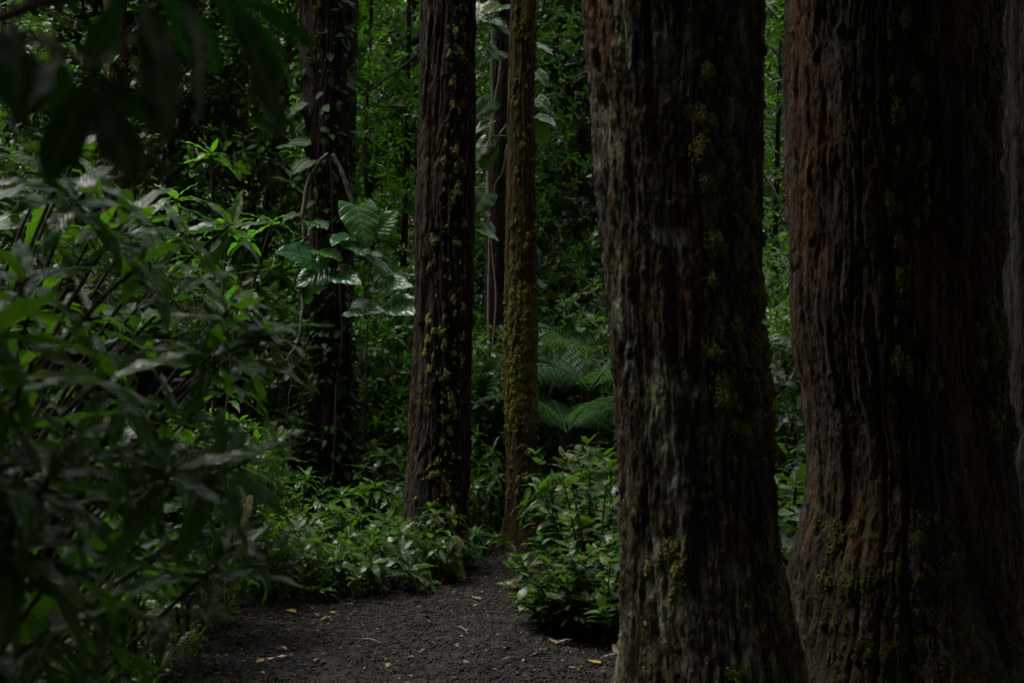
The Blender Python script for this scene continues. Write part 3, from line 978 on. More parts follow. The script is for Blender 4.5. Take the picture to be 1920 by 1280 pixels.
def frond_mesh(seed, L=1.3, npin=19, bip=True, arch=1.1):
    """one arching fern frond: rachis along +Y with leaflets"""
    rng = np.random.default_rng(seed)
    t = np.linspace(0, 1, 24)
    ang = 0.75 - (0.75 + arch) * t ** 1.2
    y = np.concatenate([[0], np.cumsum(np.cos((ang[1:] + ang[:-1]) / 2) * np.diff(t))]) * L
    z = np.concatenate([[0], np.cumsum(np.sin((ang[1:] + ang[:-1]) / 2) * np.diff(t))]) * L
    q = np.stack([0 * t, y, z], -1)
    tv, tf = tube(q, np.linspace(0.008, 0.002, 24), 5)
    P, D, N, S = [], [], [], []
    for s in np.linspace(0.14, 0.99, npin):
        c = np.array([0, np.interp(s, t, y), np.interp(s, t, z)])
        a = np.interp(s, t, ang)
        T = np.array([0, math.cos(a), math.sin(a)])
        up = np.array([0, -math.sin(a), math.cos(a)])
        pl = L * 0.26 * math.sin(math.pi * (0.12 + 0.86 * s) ** 0.8) ** 0.8 + 0.015
        for sd in (-1, 1):
            d = unit(np.array([sd, 0, 0]) + T * 0.35 - up * 0.12)
            if not bip:
                P.append(c); D.append(d); N.append(up); S.append(pl)
            else:
                for w in np.linspace(0.08, 1, 10):
                    p = c + d * pl * w - up * 0.10 * pl * w * w
                    ll = pl * 0.17 * (1.05 - w * 0.75)
                    for s2 in (-1, 1):
                        d2 = unit(d * 0.5 + s2 * T)
                        P.append(p); D.append(d2); N.append(up); S.append(ll)
    tm = [leaf_t(0.024 if not bip else 0.24, 2, 1, 0.15, 0.25, 'lance')]
    V, F, U, R = place(tm, np.array(P), np.array(D), np.array(N), np.array(S), rng)
    V2 = np.concatenate([V, tv])
    F2 = np.concatenate([F, tf + len(V)])
    return mesh_np('frond', V2, F2, np.concatenate([U, np.full((len(tv), 2), 0.5)]), np.concatenate([R, np.full(len(tv), 0.2)]))


FR = [frond_mesh(1, 1.3), frond_mesh(2, 1.15, arch=0.8), frond_mesh(3, 1.2, 30, False, 1.0), frond_mesh(4, 1.0, 28, False, 0.7)]


def fern(label, loc, n, seed, kinds=(0, 1), scale=1.0, trunk=0.0, spec=(1.3, -1.25, 0.8, -0.85, 1.75, -1.7, 0.3, -0.25, 2.15, -2.2, 1.05, -0.5), group='ferns in the hollow'):
    rng = np.random.default_rng(seed)
    root = thing('tree_fern' if trunk else 'fern', label, 'fern', loc, group=group)
    if trunk:
        V, F = tube(np.stack([np.zeros(8), np.zeros(8), np.linspace(-0.05, trunk, 8)], -1), np.linspace(0.08, 0.06, 8), 10)
        obj('trunk', mesh_np('trunk', V, F), B_far, root)
    for k in range(n):
        az = spec[k] + rng.normal(0, 0.4)
        obj('frond', FR[kinds[k % len(kinds)]], M_fern, root, (0, 0, trunk), (rng.uniform(-0.15, 0.3), rng.normal(0, 0.25), az), scale * rng.uniform(0.8, 1.1))
    return root


# ------------------------------------------------------------------ left foreground shrubs (blurred, near)
def tips(*a):
    return [W(*t) for t in a]


whorled_shrub('tall glossy shrub with long wavy leaves at left, nearest stem leaning right', (-1.55, 3.6, 0),
              tips((270, 490, 3.3), (430, 580, 3.7), (395, 665, 3.6), (205, 705, 3.1), (105, 350, 3.5), (330, 770, 3.5), (50, 520, 3.2), (170, 590, 3.8)), 1, 0.26, 10, 5, 0.16)
whorled_shrub('leafy shrub spilling towards the path at lower left edge', (-1.6, 3.9, 0),
              tips((440, 985, 3.6), (290, 900, 3.4), (210, 840, 3.2), (260, 1020, 3.9), (150, 930, 3.3), (320, 850, 4.2), (250, 1000, 4.0)), 2, 0.24, 10, 4, 0.12)
whorled_shrub('near shrub with drooping leaves against the left picture edge', (-1.15, 2.4, 0),
              tips((40, 720, 2.5), (90, 900, 2.4), (-10, 860, 2.4), (20, 1010, 2.4), (120, 1060, 2.6), (-40, 620, 2.5)), 3, 0.25, 10, 4, 0.15)
whorled_shrub('low shaded shrub at the bottom left picture corner', (-1.3, 3.0, 0),
              tips((190, 1120, 3.0), (90, 1180, 2.8), (215, 1190, 3.2), (240, 1250, 3.4), (30, 1250, 2.8), (180, 1230, 3.1)), 4, 0.20, 10, 3, 0.08)
whorled_shrub('taller whorled shrub rising behind the left foreground leaves', (-2.2, 5.4, 0),
              tips((270, 410, 5.2), (350, 430, 5.0), (395, 520, 5.3), (180, 430, 5.6), (60, 400, 5.4), (330, 560, 5.0), (240, 620, 5.2), (120, 640, 5.5), (430, 720, 5.3), (380, 820, 5.1), (60, 560, 5.6)), 5, 0.26, 10, 6, 0.15)
whorled_shrub('slender shrub with one bright yellow green top whorl at upper left', (GX(400, 8.2), 8.2, 0),
              tips((396, 285, 8.0), (330, 370, 8.2), (425, 420, 8.3), (380, 480, 8.1), (300, 460, 8.4)), 6, 0.21, 9, 2, 0.2, M_small)

# branch with dark leaves hanging into the top left corner, very near
def top_branch():
    rng = np.random.default_rng(31)
    base = np.array([-1.0, 1.6, 0.0])
    root = thing('sapling', 'very near dark silhouetted sapling branch with big leaves in top left corner', 'tree', tuple(base))
    stem = bez(base, base + [0.1, 0.0, 1.9], W(-60, 60, 1.61), 16)
    br1 = bez(stem[-1], W(200, -60, 1.57), W(420, -15, 1.54), 12)
    br2 = bez(stem[-2], W(60, 40, 1.54), W(180, 130, 1.47), 10)
    st = [tube(stem - base, np.linspace(0.014, 0.008, 16), 8), tube(br1 - base, np.linspace(0.007, 0.003, 12), 7), tube(br2 - base, np.linspace(0.006, 0.003, 10), 7)]
    stems_obj(st, M_stem, root)
    P, D, N, S = [], [], [], []
    # leaves given by base and tip as seen, depth at base and at tip
    for (x0, y0, x1, y1, Y0, Y1) in [
        (420, -15, 560, 235, 1.10, 1.08), (400, -20, 520, 120, 1.12, 1.18), (420, -15, 590, 60, 1.10, 1.14), (330, -20, 430, 215, 1.10, 1.02),
        (260, -20, 330, 250, 1.10, 1.05), (180, 130, 240, 340, 1.05, 1.0), (180, 130, 300, 240, 1.05, 1.08), (175, 125, 90, 340, 1.05, 1.02),
        (120, 90, 20, 220, 1.08, 1.0), (60, 50, -60, 200, 1.1, 1.05), (180, 120, 260, 60, 1.05, 1.12), (230, -20, 170, 130, 1.12, 1.10),
        (100, 70, 130, 260, 1.08, 1.12), (300, -20, 400, 120, 1.12, 1.2), (20, 40, 60, 180, 1.1, 1.0), (-20, 30, -30, 330, 1.1, 1.05), (150, 20, 60, -60, 1.1, 1.15)]:
        a, b = W(x0, y0, Y0 * 1.4), W(x1, y1, Y1 * 1.4)
        P.append(a - base)
        D.append(b - a)
        N.append(rng.normal(0, 0.3, 3) + [0.0, 0.55, 0.9])
        S.append(np.linalg.norm(b - a) * 1.08)
    tm = [leaf_t(0.155, 12, 2, 0.35, d, 'obl', wave=0.15, ph=d) for d in (0.15, 0.4)]
    V, F, U, R = place(tm, np.array(P), np.array(D), np.array(N), np.array(S), rng)
    obj('foliage', mesh_np('foliage', V, F, U, R), M_shade, root)


top_branch()

# ------------------------------------------------------------------ climber with big leaves on the dark trunk left of centre
def climber(label, base, stems, leaves, seed, smat, group, small=None, lmat=None, rs=0.008):
    rng = np.random.default_rng(seed)
    base = np.array(base, float)
    root = thing('climbing_vine', label, 'vine', tuple(base), group=group)
    for s in stems:
        q = np.array([W(*p) for p in s]) - base
        n = 8 * len(q)
        tt = np.linspace(0, 1, len(q))
        ti = np.linspace(0, 1, n)
        qq = np.stack([np.interp(ti, tt, q[:, k]) for k in range(3)], -1)
        kk = np.hanning(9); kk /= kk.sum()
        qq = np.stack([np.convolve(np.pad(qq[:, k], 4, 'edge'), kk, 'valid') for k in range(3)], -1)
        qq += np.stack([0.008 * np.sin(ti * 25 + seed), 0 * ti, 0 * ti], -1)
        V, F = tube(qq, rs, 7)
        obj('stem', mesh_np('stem', V, F), smat, root)
    for li, (x0, y0, x1, y1, Y0, Y1, nrm, wd) in enumerate(leaves):
        a, b = W(x0, y0, Y0) - base, W(x1, y1, Y1) - base
        tm = leaf_t(wd, 12, 4, 0.28, rng.uniform(0.15, 0.5), 'heart', wave=0.06, ph=rng.random() * 6)
        V, F, U, R = place([tm], a[None], (b - a)[None], np.array([nrm], float), np.linalg.norm(b - a) * 1.06, rng)
        lo = obj('leaf', mesh_np('leaf', V, F, U, R), lmat or (M_pothos if li < 15 else M_ivy), root)
        # leaf stalk back to the trunk
        back = a + np.array([(-1 if x1 > x0 else 1) * 0.05, 0.05, -0.09])
        V, F = tube(bez(back, (a + back) / 2 + [0, 0, 0.03], a + 0.03 * (b - a), 6), 0.0035, 5)
        obj('stalk', mesh_np('stalk', V, F), M_gstem, lo)
    return root


up = (0, -0.25, 1)
fc = (0.1, -1, 0.35)
climber('big leaved climber with shining heart shaped leaves on the dark left trunk', (GX(620, 10.3), 10.3, 0),
        [[(622, 1000, 10.38), (626, 800, 10.38), (640, 640, 10.38), (640, 520, 10.36), (625, 440, 10.38), (618, 290, 10.40)]],
        [(590, 488, 527, 462, 10.2, 10.0, (0.25, -0.8, 0.75), 0.42), (588, 550, 560, 520, 10.2, 10.15, fc, 0.6),
         (618, 500, 556, 530, 10.2, 10.1, (0, -0.7, 0.5), 0.45), (668, 385, 688, 455, 10.2, 10.05, (0.35, -0.9, 0.4), 0.42),
         (708, 436, 742, 394, 10.25, 10.2, (-0.2, -1, 0.4), 0.42), (655, 440, 622, 447, 10.2, 10.0, up, 0.4),
         (650, 452, 690, 470, 10.2, 10.0, up, 0.4), (668, 474, 712, 470, 10.2, 10.0, up, 0.35), (680, 482, 736, 498, 10.2, 10.1, (0.1, -0.3, 1), 0.3),
         (628, 510, 668, 520, 10.2, 9.95, (-0.25, -0.68, 0.70), 0.30), (708, 532, 764, 526, 10.2, 10.0, (-0.25, -0.68, 0.70), 0.30),
         (658, 578, 712, 572, 10.2, 10.0, (-0.25, -0.68, 0.70), 0.30), (733, 570, 803, 578, 10.15, 9.95, (-0.25, -0.68, 0.70), 0.30),
         (585, 415, 612, 424, 10.25, 10.1, up, 0.42), (598, 470, 640, 478, 10.2, 10.05, up, 0.4), (540, 270, 578, 262, 10.5, 10.3, (0, -0.6, 0.8), 0.4),
         (545, 210, 572, 190, 10.5, 10.4, (0, -0.7, 0.6), 0.4), (582, 300, 548, 320, 10.3, 10.2, (0, -0.5, 0.8), 0.4), (556, 400, 530, 412, 10.3, 10.2, up, 0.4)],
        41, M_stem, 'climbing vines on the trunks')


def tubething(name, label, cat_, pts, r0, r1, mat, group, wig=0.006, seed=0):
    P = np.array([W(*p) for p in pts])
    n = 10 * len(P)
    tt, ti = np.linspace(0, 1, len(P)), np.linspace(0, 1, n)
    q = np.stack([np.interp(ti, tt, P[:, k]) for k in range(3)], -1)
    kk = np.hanning(11); kk /= kk.sum()
    q = np.stack([np.convolve(np.pad(q[:, k], 5, 'edge'), kk, 'valid') for k in range(3)], -1)
    q[:, 0] += wig * fbm(ti * 9, 0 * ti, 0 * ti + seed, seed, 3)
    V, F = tube(q - q[0], np.linspace(r0, r1, n) * (1 + 0.15 * noise(ti * 30, 0, 0, seed)), 8)
    o = obj(name, mesh_np(name, V, F), mat, loc=tuple(q[0]))
    return tag(o, label, cat_, group)


LG = 'lianas and hanging roots'
tubething('liana', 'brown liana arching down the left side of the climber draped trunk', 'liana', [(572, 450, 10.36), (566, 400, 10.36), (578, 340, 10.36), (600, 300, 10.36), (617, 288, 10.36)], 0.019, 0.015, M_liana, LG, seed=1)
tubething('liana', 'brown liana arching down the right side of the climber draped trunk', 'liana', [(620, 288, 10.36), (636, 310, 10.36), (650, 345, 10.36), (660, 390, 10.36), (672, 440, 10.35)], 0.018, 0.013, M_liana, LG, seed=2)
tubething('liana', 'bent pale twig hanging left of the climber draped trunk', 'liana', [(567, 520, 10.2), (566, 590, 10.1), (560, 640, 10.1), (535, 680, 10.1)], 0.010, 0.007, M_liana, LG, seed=3)
tubething('liana', 'thin twig like root hanging low left of the climber draped trunk', 'liana', [(548, 700, 10.4), (540, 760, 10.4), (528, 840, 10.4), (520, 980, 10.4)], 0.004, 0.003, M_liana, LG, seed=4)
tubething('liana', 'straight thin dark stem standing right of the climber draped trunk', 'liana', [(686, 985, 10.9), (684, 800, 10.9), (690, 600, 10.9), (692, 470, 10.9)], 0.009, 0.006, M_stem, LG, seed=5)
tubething('liana', 'thin mossy pole rising to the top edge behind bright leaves', 'liana', [(690, 1000, 14), (688, 600, 14), (686, 200, 14), (694, 60, 14), (700, -60, 14)], 0.022, 0.016, B_moss, LG, seed=6)
tubething('liana', 'slanting dark stem crossing the bright leaves left of straight trunk', 'liana', [(786, 98, 12.5), (750, 130, 12.5), (720, 150, 12.5), (695, 170, 12.5)], 0.014, 0.009, M_stem, LG, seed=7)
tubething('liana', 'long pale root winding down behind the mossy slim trunk', 'liana', [(940, 110, 11.42), (934, 150, 11.42), (926, 200, 11.42), (922, 260, 11.42), (915, 320, 11.42), (912, 380, 11.4), (918, 440, 11.4), (930, 560, 11.4), (922, 660, 11.4)], 0.008, 0.006, M_proot, LG, seed=8)
tubething('liana', 'pale root crossing from the mossy slim trunk to the trunk behind', 'liana', [(952, 233, 10.95), (938, 250, 11.2), (926, 272, 11.4), (918, 295, 11.42), (912, 330, 11.42)], 0.010, 0.007, M_proot, LG, seed=9)
tubething('liana', 'short pale root curling on the trunk behind the mossy slim trunk', 'liana', [(950, 270, 11.35), (946, 310, 11.4), (938, 330, 11.42), (928, 345, 11.42), (926, 370, 11.42)], 0.007, 0.005, M_proot, LG, seed=10)
tubething('liana', 'grey fallen branch slanting in the gap between the two thickest trunks', 'liana', [(1426, 315, 13), (1440, 340, 13), (1455, 365, 13), (1465, 388, 13)], 0.018, 0.014, M_liana, LG, seed=11)

climber('pale green climber with large leaves around the trunk behind the mossy slim trunk', (GX(930, 11.3), 11.3, 0),
        [[(915, 1000, 11.42), (918, 700, 11.4), (915, 420, 11.4), (918, 260, 11.4), (925, 60, 11.4), (925, -40, 11.4)]],
        [(905, 395, 888, 402, 11.3, 11.2, (0, -1, 0.5), 0.6), (912, 362, 886, 400, 11.3, 11.15, (0.2, -0.9, 0.4), 0.38),
         (905, 215, 893, 218, 11.3, 11.2, fc, 0.6), (922, 190, 892, 215, 11.3, 11.2, fc, 0.4), (920, 225, 890, 245, 11.3, 11.2, (0, -0.5, 0.8), 0.3),
         (918, 262, 890, 300, 11.3, 11.25, (-0.3, -0.8, 0.3), 0.36), (918, 275, 906, 320, 11.3, 11.25, (-0.2, -0.9, 0.2), 0.4),
         (925, 255, 950, 252, 11.2, 11.1, up, 0.3), (905, 8, 893, 40, 11.3, 11.2, (-0.3, -0.8, 0.6), 0.45), (940, 10, 905, 22, 11.3, 11.1, (0, -0.6, 0.9), 0.36),
         (905, 34, 940, 38, 11.2, 11.0, (0, -0.5, 1), 0.34), (935, 95, 915, 112, 11.3, 11.2, fc, 0.55), (930, 40, 952, 62, 11.2, 11.1, fc, 0.3),
         (905, 110, 890, 130, 11.35, 11.3, fc, 0.5), (1003, 82, 1038, 96, 10.5, 10.4, up, 0.28), (1003, 135, 1026, 157, 10.5, 10.4, (0.3, -0.9, 0.5), 0.4),
         (1005, 185, 1030, 203, 10.5, 10.4, (0.2, -0.9, 0.5), 0.42), (1006, 215, 1040, 231, 10.5, 10.3, (0, -0.3, 1), 0.25), (1006, 222, 1018, 268, 10.5, 10.45, fc, 0.35),
         (910, 420, 925, 440, 11.3, 11.2, up, 0.4), (900, 430, 935, 445, 11.2, 11.1, up, 0.3)],
        42, M_proot, 'climbing vines on the trunks', lmat=M_ovate)


# small leaved ivy low on the climber draped trunk
def ivy(label, tr, zr, thr, n, L, seed):
    rng = np.random.default_rng(seed)
    root = thing('ivy', label, 'vine', tuple(tr.base), group='climbing vines on the trunks')
    st = []
    for k in range(5):
        z = np.linspace(zr[0], zr[1], 30)
        th = rng.uniform(*thr) + 0.5 * fbm(z * 1.3, 0 * z, 0 * z, seed + k, 2)
        P, N = tr.pick(th, z)
        st.append(tube(P + N * 0.008, 0.004, 5))
    stems_obj(st, M_stem, root)
    z = rng.uniform(*zr, n)
    th = rng.uniform(*thr, n)
    P, N = tr.pick(th, z)
    k = fbm(P[:, 0] * 5, P[:, 1] * 5, P[:, 2] * 3, seed, 2) > -0.15
    P, N = P[k], N[k]
    n = len(P)
    D = unit(N * 0.7 + rng.normal(0, 0.5, (n, 3)) - [0, 0, 0.35])
    leafy('foliage', T_broad, [(P + N * 0.02, D, N * 0.5 + [0, 0, 0.8] + rng.normal(0, 0.3, (n, 3)), L * rng.uniform(0.6, 1.2, n))], rng, M_ivy, root)


ivy('dark small leaved ivy creeping up the foot of the climber draped trunk', t7, (0.0, 1.9), (-3.3, 0.2), 650, 0.10, 51)
ivy('sparse ivy on the upper part of the climber draped trunk', t7, (2.3, 4.2), (-3.3, 0.2), 170, 0.10, 52)

# ------------------------------------------------------------------ understory herbs along the path
H = [Proto(herb_build(s, nst, h, L, nl, sp)) for s, nst, h, L, nl, sp in
     ((61, 9, 0.46, 0.15, 9, 0.30), (62, 8, 0.34, 0.16, 9, 0.27), (63, 10, 0.56, 0.15, 8, 0.30), (64, 6, 0.26, 0.12, 8, 0.18))]
UG = 'whorled understory plants beside the path'
for kind, px, Y, rz, s, lab in [
    (0, 735, 8.5, 0.3, 1.0, 'bright serrated leaf plant in front of the straight trunk, left of path'),
    (1, 700, 8.25, 1.3, 1.0, 'low serrated leaf plant at the path edge left of the straight trunk'),
    (2, 820, 8.75, 2.0, 0.85, 'dark upright plant hiding the foot of the straight trunk'),
    (0, 640, 8.9, 3.1, 1.1, 'serrated leaf plant in front of the foot of climber draped trunk'),
    (1, 600, 8.3, 4.0, 1.1, 'low leafy plant at path edge below the climber draped trunk'),
    (2, 560, 9.4, 5.0, 1.1, 'taller leafy plant left of the foot of climber draped trunk'),
    (0, 520, 8.6, 0.9, 1.0, 'leafy plant second from left along the path edge'),
    (1, 470, 8.4, 2.6, 1.2, 'leftmost low leafy plant at the far path edge'),
    (2, 450, 9.6, 1.9, 1.25, 'tall leafy plant standing behind the left path edge plants'),
    (2, 510, 10.4, 0.2, 1.3, 'dense leafy plant in the shade left of the climber draped trunk'),
    (0, 690, 9.7, 5.2, 1.25, 'leafy plant between the climber draped trunk and straight trunk'),
    (2, 720, 10.5, 2.2, 1.3, 'taller leafy plant deep between climber draped and straight trunks'),
    (2, 905, 10.7, 0.0, 1.15, 'leafy plant behind and right of the straight trunk'),
    (2, 893, 10.0, 1.0, (0.75, 0.75, 1.5), 'tall narrow whorled plant just left of the mossy slim trunk'),
    (3, 905, 9.7, 3.0, 1.0, 'small dark plant at the foot of the mossy slim trunk'),
    (3, 860, 8.95, 4.4, 1.0, 'small dark sprout beside the mossy root of the straight trunk'),
    (1, 1065, 10.3, 2.8, 1.1, 'leafy plant a step right of the mossy slim trunk foot'),
    (3, 780, 8.3, 2.1, 0.9, 'small seedling on the path edge before the straight trunk'),
    (3, 640, 8.05, 0.4, 0.9, 'tiny fresh green seedling at the path edge below taller plants'),
    (2, 410, 8.9, 3.7, 1.2, 'shaded leafy plant at the far left of the path bend'),
    (1, 1480, 8.2, 0.5, 2.2, 'broad leafy plant in the low gap between the two thickest trunks'),
    (2, 1460, 9.6, 1.4, 1.5, 'taller plant behind in the gap between the two thickest trunks'),
    (2, 1060, 10.9, 0.7, 1.3, 'leafy plant filling the hollow below the ferns'),
    (2, 1120, 9.9, 1.7, 1.4, 'leafy plant between the ferns and the ovate leaved bushes'),
    (0, 1155, 9.2, 2.7, 1.7, 'tall serrated plant against the thick trunk below the ferns'),
    (0, 1090, 9.9, 4.7, 1.4, 'serrated leaf plant behind the tall ovate leaved bush'),
    (2, 1905, 9.8, 1.4, 1.5, 'dark leafy plant at the right picture edge beside the widest trunk')]:
    H[kind](lab, (GX(px, Y), Y, 0), rz, s, UG)

# ovate leaved shrubs right of the path
def ovate_build(seed, H_, nst, L):
    def b():
        rng = np.random.default_rng(seed)
        root = thing('shrub', '', 'shrub')
        st, P, D, N, S = [], [], [], [], []
        for k in range(nst):
            a = rng.random() * 6.28
            r = 0.36 * math.sqrt(rng.random())
            h = H_ * rng.uniform(0.35, 1.0) * (1 - 0.5 * r)
            e = np.array([math.cos(a) * r, math.sin(a) * r, h])
            q = bez(e * [0.25, 0.25, 0], e * [0.5, 0.5, 0.6], e, 14)
            st.append(tube(q, np.linspace(0.007, 0.003, 14), 5))
            az = rng.random() * 6.28
            for i in range(3, 14):
                az += 1.571 + rng.normal(0, 0.2)
                for s in (0, PI):
                    if rng.random() < 0.12:
                        continue
                    el = rng.uniform(-0.1, 0.5) + (0.5 if i > 11 else 0)
                    P.append(q[i]); D.append([math.cos(az + s) * math.cos(el), math.sin(az + s) * math.cos(el), math.sin(el)])
                    N.append(np.array([0, 0, 1.0]) + rng.normal(0, 0.2, 3)); S.append(L * rng.uniform(0.7, 1.15) * (0.75 if i > 12 else 1))
        stems_obj(st, M_gstem, root)
        leafy('foliage', T_ovate, [(np.array(P), np.array(D), np.array(N), np.array(S))], rng, M_ovate, root)
        return root
    return b


OV = [Proto(ovate_build(71, 0.98, 26, 0.105)), Proto(ovate_build(72, 0.6, 22, 0.11))]
OG = 'ovate leaved shrubs right of the path'
for kind, px, Y, rz, s, lab in [
    (0, 1112, 7.6, 0, 1.12, 'ovate leaved bush right of the path, partly hidden by the thick trunk'),
    (1, 1065, 7.15, 1, 0.95, 'low ovate leaved bush nearest the path at its right edge'),
    (1, 1135, 7.0, 2, 1.0, 'low dark bush beside the foot of the thick mossy edged trunk'),
    (0, 1150, 8.4, 3, 1.12, 'tall ovate leaved bush behind, right of the narrow path end'),
    (1, 1105, 8.3, 4, 0.8, 'small ovate leaved bush at the right edge of the narrow path'),
    (1, 1120, 9.3, 5, 0.9, 'low ovate leaved bush right of the mossy trunk foot')]:
    OV[kind](lab, (GX(px, Y), Y, 0), rz, s, OG)

# ------------------------------------------------------------------ background saplings, bushes and ferns
SAP = [Proto(sapling_build(81, 6.2, 0.95, 950, 0.10, T_small, M_small)), Proto(sapling_build(82, 7.4, 1.1, 1150, 0.11, T_small, M_small)),
       Proto(sapling_build(83, 7.0, 1.2, 1300, 0.13, T_broad, M_dark, 6)), Proto(sapling_build(84, 5.4, 0.9, 900, 0.12, T_small, M_herb))]
BSH = [Proto(bush_build(91, 1.6, 0.75, 330, 0.10, T_small, M_small)), Proto(bush_build(92, 2.4, 0.95, 460, 0.11, T_small, M_small)),
       Proto(bush_build(93, 2.0, 0.9, 330, 0.14, T_broad, M_dark, 6)), Proto(bush_build(94, 1.3, 0.7, 240, 0.13, T_herb, M_herb, 8))]
SG = 'leafy saplings filling the background'
for kind, px, Y, rz, s, lab in [
    (1, 735, 14.0, 0.2, 1.0, 'bright green sapling between climber draped and straight trunks'),
    (0, 700, 16.0, 1.2, 1.3, 'tall bright sapling behind, close right of climber draped trunk'),
    (3, 780, 17.0, 2.2, 1.7, 'far sapling peeking out left of the straight trunk'),
    (1, 660, 18.5, 2.9, 1.3, 'far sapling behind the thin grey brown trunk'),
    (0, 520, 13.5, 3.2, 1.1, 'sapling just left of the climber draped trunk'),
    (3, 455, 12.6, 4.2, 1.3, 'leafy sapling two steps left of the climber draped trunk'),
    (1, 380, 14.5, 5.2, 1.1, 'sapling behind the bright top whorl at upper left'),
    (2, 310, 12.8, 0.7, 1.0, 'dark sapling right of the pale mossy far left trunk'),
    (0, 240, 15.5, 1.7, 1.3, 'sapling behind the pale mossy far left trunk'),
    (2, 120, 13.5, 2.7, 1.1, 'dark sapling left of the pale mossy far left trunk'),
    (1, 40, 15.5, 3.7, 1.2, 'far sapling at the left picture edge'),
    (0, 560, 16.5, 4.7, 1.3, 'tall far sapling behind the climber draped trunk'),
    (0, 900, 14.5, 5.7, 1.1, 'sapling between the straight trunk and pale rooted trunk'),
    (1, 1455, 15.5, 0.9, 1.0, 'bright sapling in the gap between the two thickest trunks'),
    (3, 1500, 18.0, 1.9, 1.5, 'far sapling high in the gap between the two thickest trunks'),
    (2, 1060, 15.8, 2.5, 1.0, 'dark sapling close right of the mossy slim trunk'),
    (2, 1140, 17.5, 3.5, 1.15, 'dark far sapling left of the thick mossy edged trunk'),
    (2, 990, 18.5, 4.5, 1.2, 'dark far sapling directly behind the mossy slim trunk'),
    (2, 1900, 14.0, 5.0, 1.0, 'dark sapling behind the grey fluted trunk at right edge')]:
    SAP[kind](lab, (GX(px, Y), Y, float(ground_z(GX(px, Y), Y)) - 0.05), rz, s, SG)
BG = 'bushes of the forest understory'
for kind, px, Y, rz, s, lab in [
    (0, 690, 11.6, 0.0, 1.0, 'glossy bush right of the climber draped trunk, beside a thin stem'),
    (1, 750, 12.4, 1.0, 0.9, 'glossy bush half hidden by the left side of straight trunk'),
    (0, 640, 12.2, 2.0, 1.0, 'bush behind the climber draped trunk'),
    (0, 540, 11.8, 3.0, 1.0, 'bush close left behind the climber draped trunk'),
    (2, 470, 11.2, 4.0, 0.9, 'dark bush left of the climber draped trunk'),
    (1, 390, 11.8, 5.0, 0.9, 'leafy bush behind the left foreground shrubs'),
    (2, 310, 10.8, 0.5, 1.0, 'dark bush far left behind the foreground shrubs'),
    (2, 200, 10.5, 1.5, 1.1, 'dark bush at the foot of the pale mossy far left trunk'),
    (2, 80, 10.5, 2.5, 1.2, 'dark bush far back at the left picture edge'),
    (3, 420, 7.9, 0.4, 0.7, 'low leafy bush at the left bend of the path'),
    (3, 330, 7.0, 1.4, 0.75, 'shaded low bush left of the open path'),
    (3, 230, 6.2, 2.4, 0.8, 'shaded low bush beyond the bottom left corner shrub'),
    (0, 910, 12.2, 3.5, 0.9, 'glossy bush between the straight trunk and mossy slim trunk'),
    (0, 1020, 11.6, 4.5, 0.75, 'bright bush right of the mossy slim trunk at mid height'),
    (3, 1060, 11.8, 5.5, 1.0, 'serrated leaf bush among ferns right of the mossy slim trunk'),
    (3, 1110, 12.6, 0.6, 1.2, 'serrated leaf bush among ferns left of the thick trunk'),
    (1, 1030, 13.6, 1.6, 0.85, 'taller bush behind the ferns right of the mossy slim trunk'),
    (2, 1100, 14.6, 2.6, 1.2, 'dark bush behind the ferns left of the thick trunk'),
    (0, 1460, 12.2, 3.6, 1.1, 'bush low in the gap between the two thickest trunks'),
    (2, 1480, 11.0, 4.6, 0.8, 'dark bush behind the plants between the two thickest trunks'),
    (1, 1440, 13.2, 5.6, 1.0, 'bush at mid height in the gap between the two thickest trunks'),
    (3, 870, 11.4, 0.8, 1.1, 'serrated leaf bush peeking out right of the straight trunk'),
    (3, 985, 11.5, 1.8, 1.0, 'serrated leaf bush behind the mossy slim trunk foot')]:
    BSH[kind](lab, (GX(px, Y), Y, 0), rz, s, BG)

# light green large leaved bush among the ferns
LB = Proto(bush_build(95, 1.5, 0.6, 80, 0.14, [leaf_t(0.42, 8, 2, 0.25, d, 'heart') for d in (0.4, 0.9)], M_small, 4))
LB('light green bush with heart shaped leaves above the ferns', (GX(1100, 13.0), 13.0, 0.45), 0.0, 0.9, BG)
LB('light green heart leaved bush beside the thick trunk, above ferns', (GX(1150, 13.4), 13.4, 0.35), 1.9, 0.95, BG)

fern('tree fern with wide arching fronds left of the thick trunk', (GX(1105, 11.2), 11.2, 0), 11, 5, (0, 1), 0.95, 1.1)
fern('small fern with fronds reaching towards the mossy slim trunk', (GX(1062, 10.7), 10.7, 0), 8, 15, (1, 0), 0.7, 0.8)
fern('tallest tree fern of the clump left of the thick trunk', (GX(1080, 12.8), 12.8, 0), 12, 16, (0, 1), 1.0, 1.25)
fern('fern with comb like fronds touching the thick trunk', (GX(1140, 10.0), 10.0, 0), 9, 6, (3, 2), 0.7, 0.35)
fern('dark fern high on the bank left of the thick trunk', (GX(1085, 15.5), 15.5, 0), 11, 7, (0, 2), 1.2, 1.3)
fern('pale fern between the straight trunk and mossy slim trunk', (GX(908, 11.9), 11.9, 0), 8, 8, (2, 3), 0.65, 1.0)
fern('tree fern low in the gap between the two thickest trunks', (GX(1475, 11.4), 11.4, 0), 11, 9, (0, 1), 0.85, 0.7)
fern('small fern beside the grey fluted trunk at right edge', (GX(1930, 10.5), 10.5, 0), 8, 10, (2, 3), 0.8, 0.3)

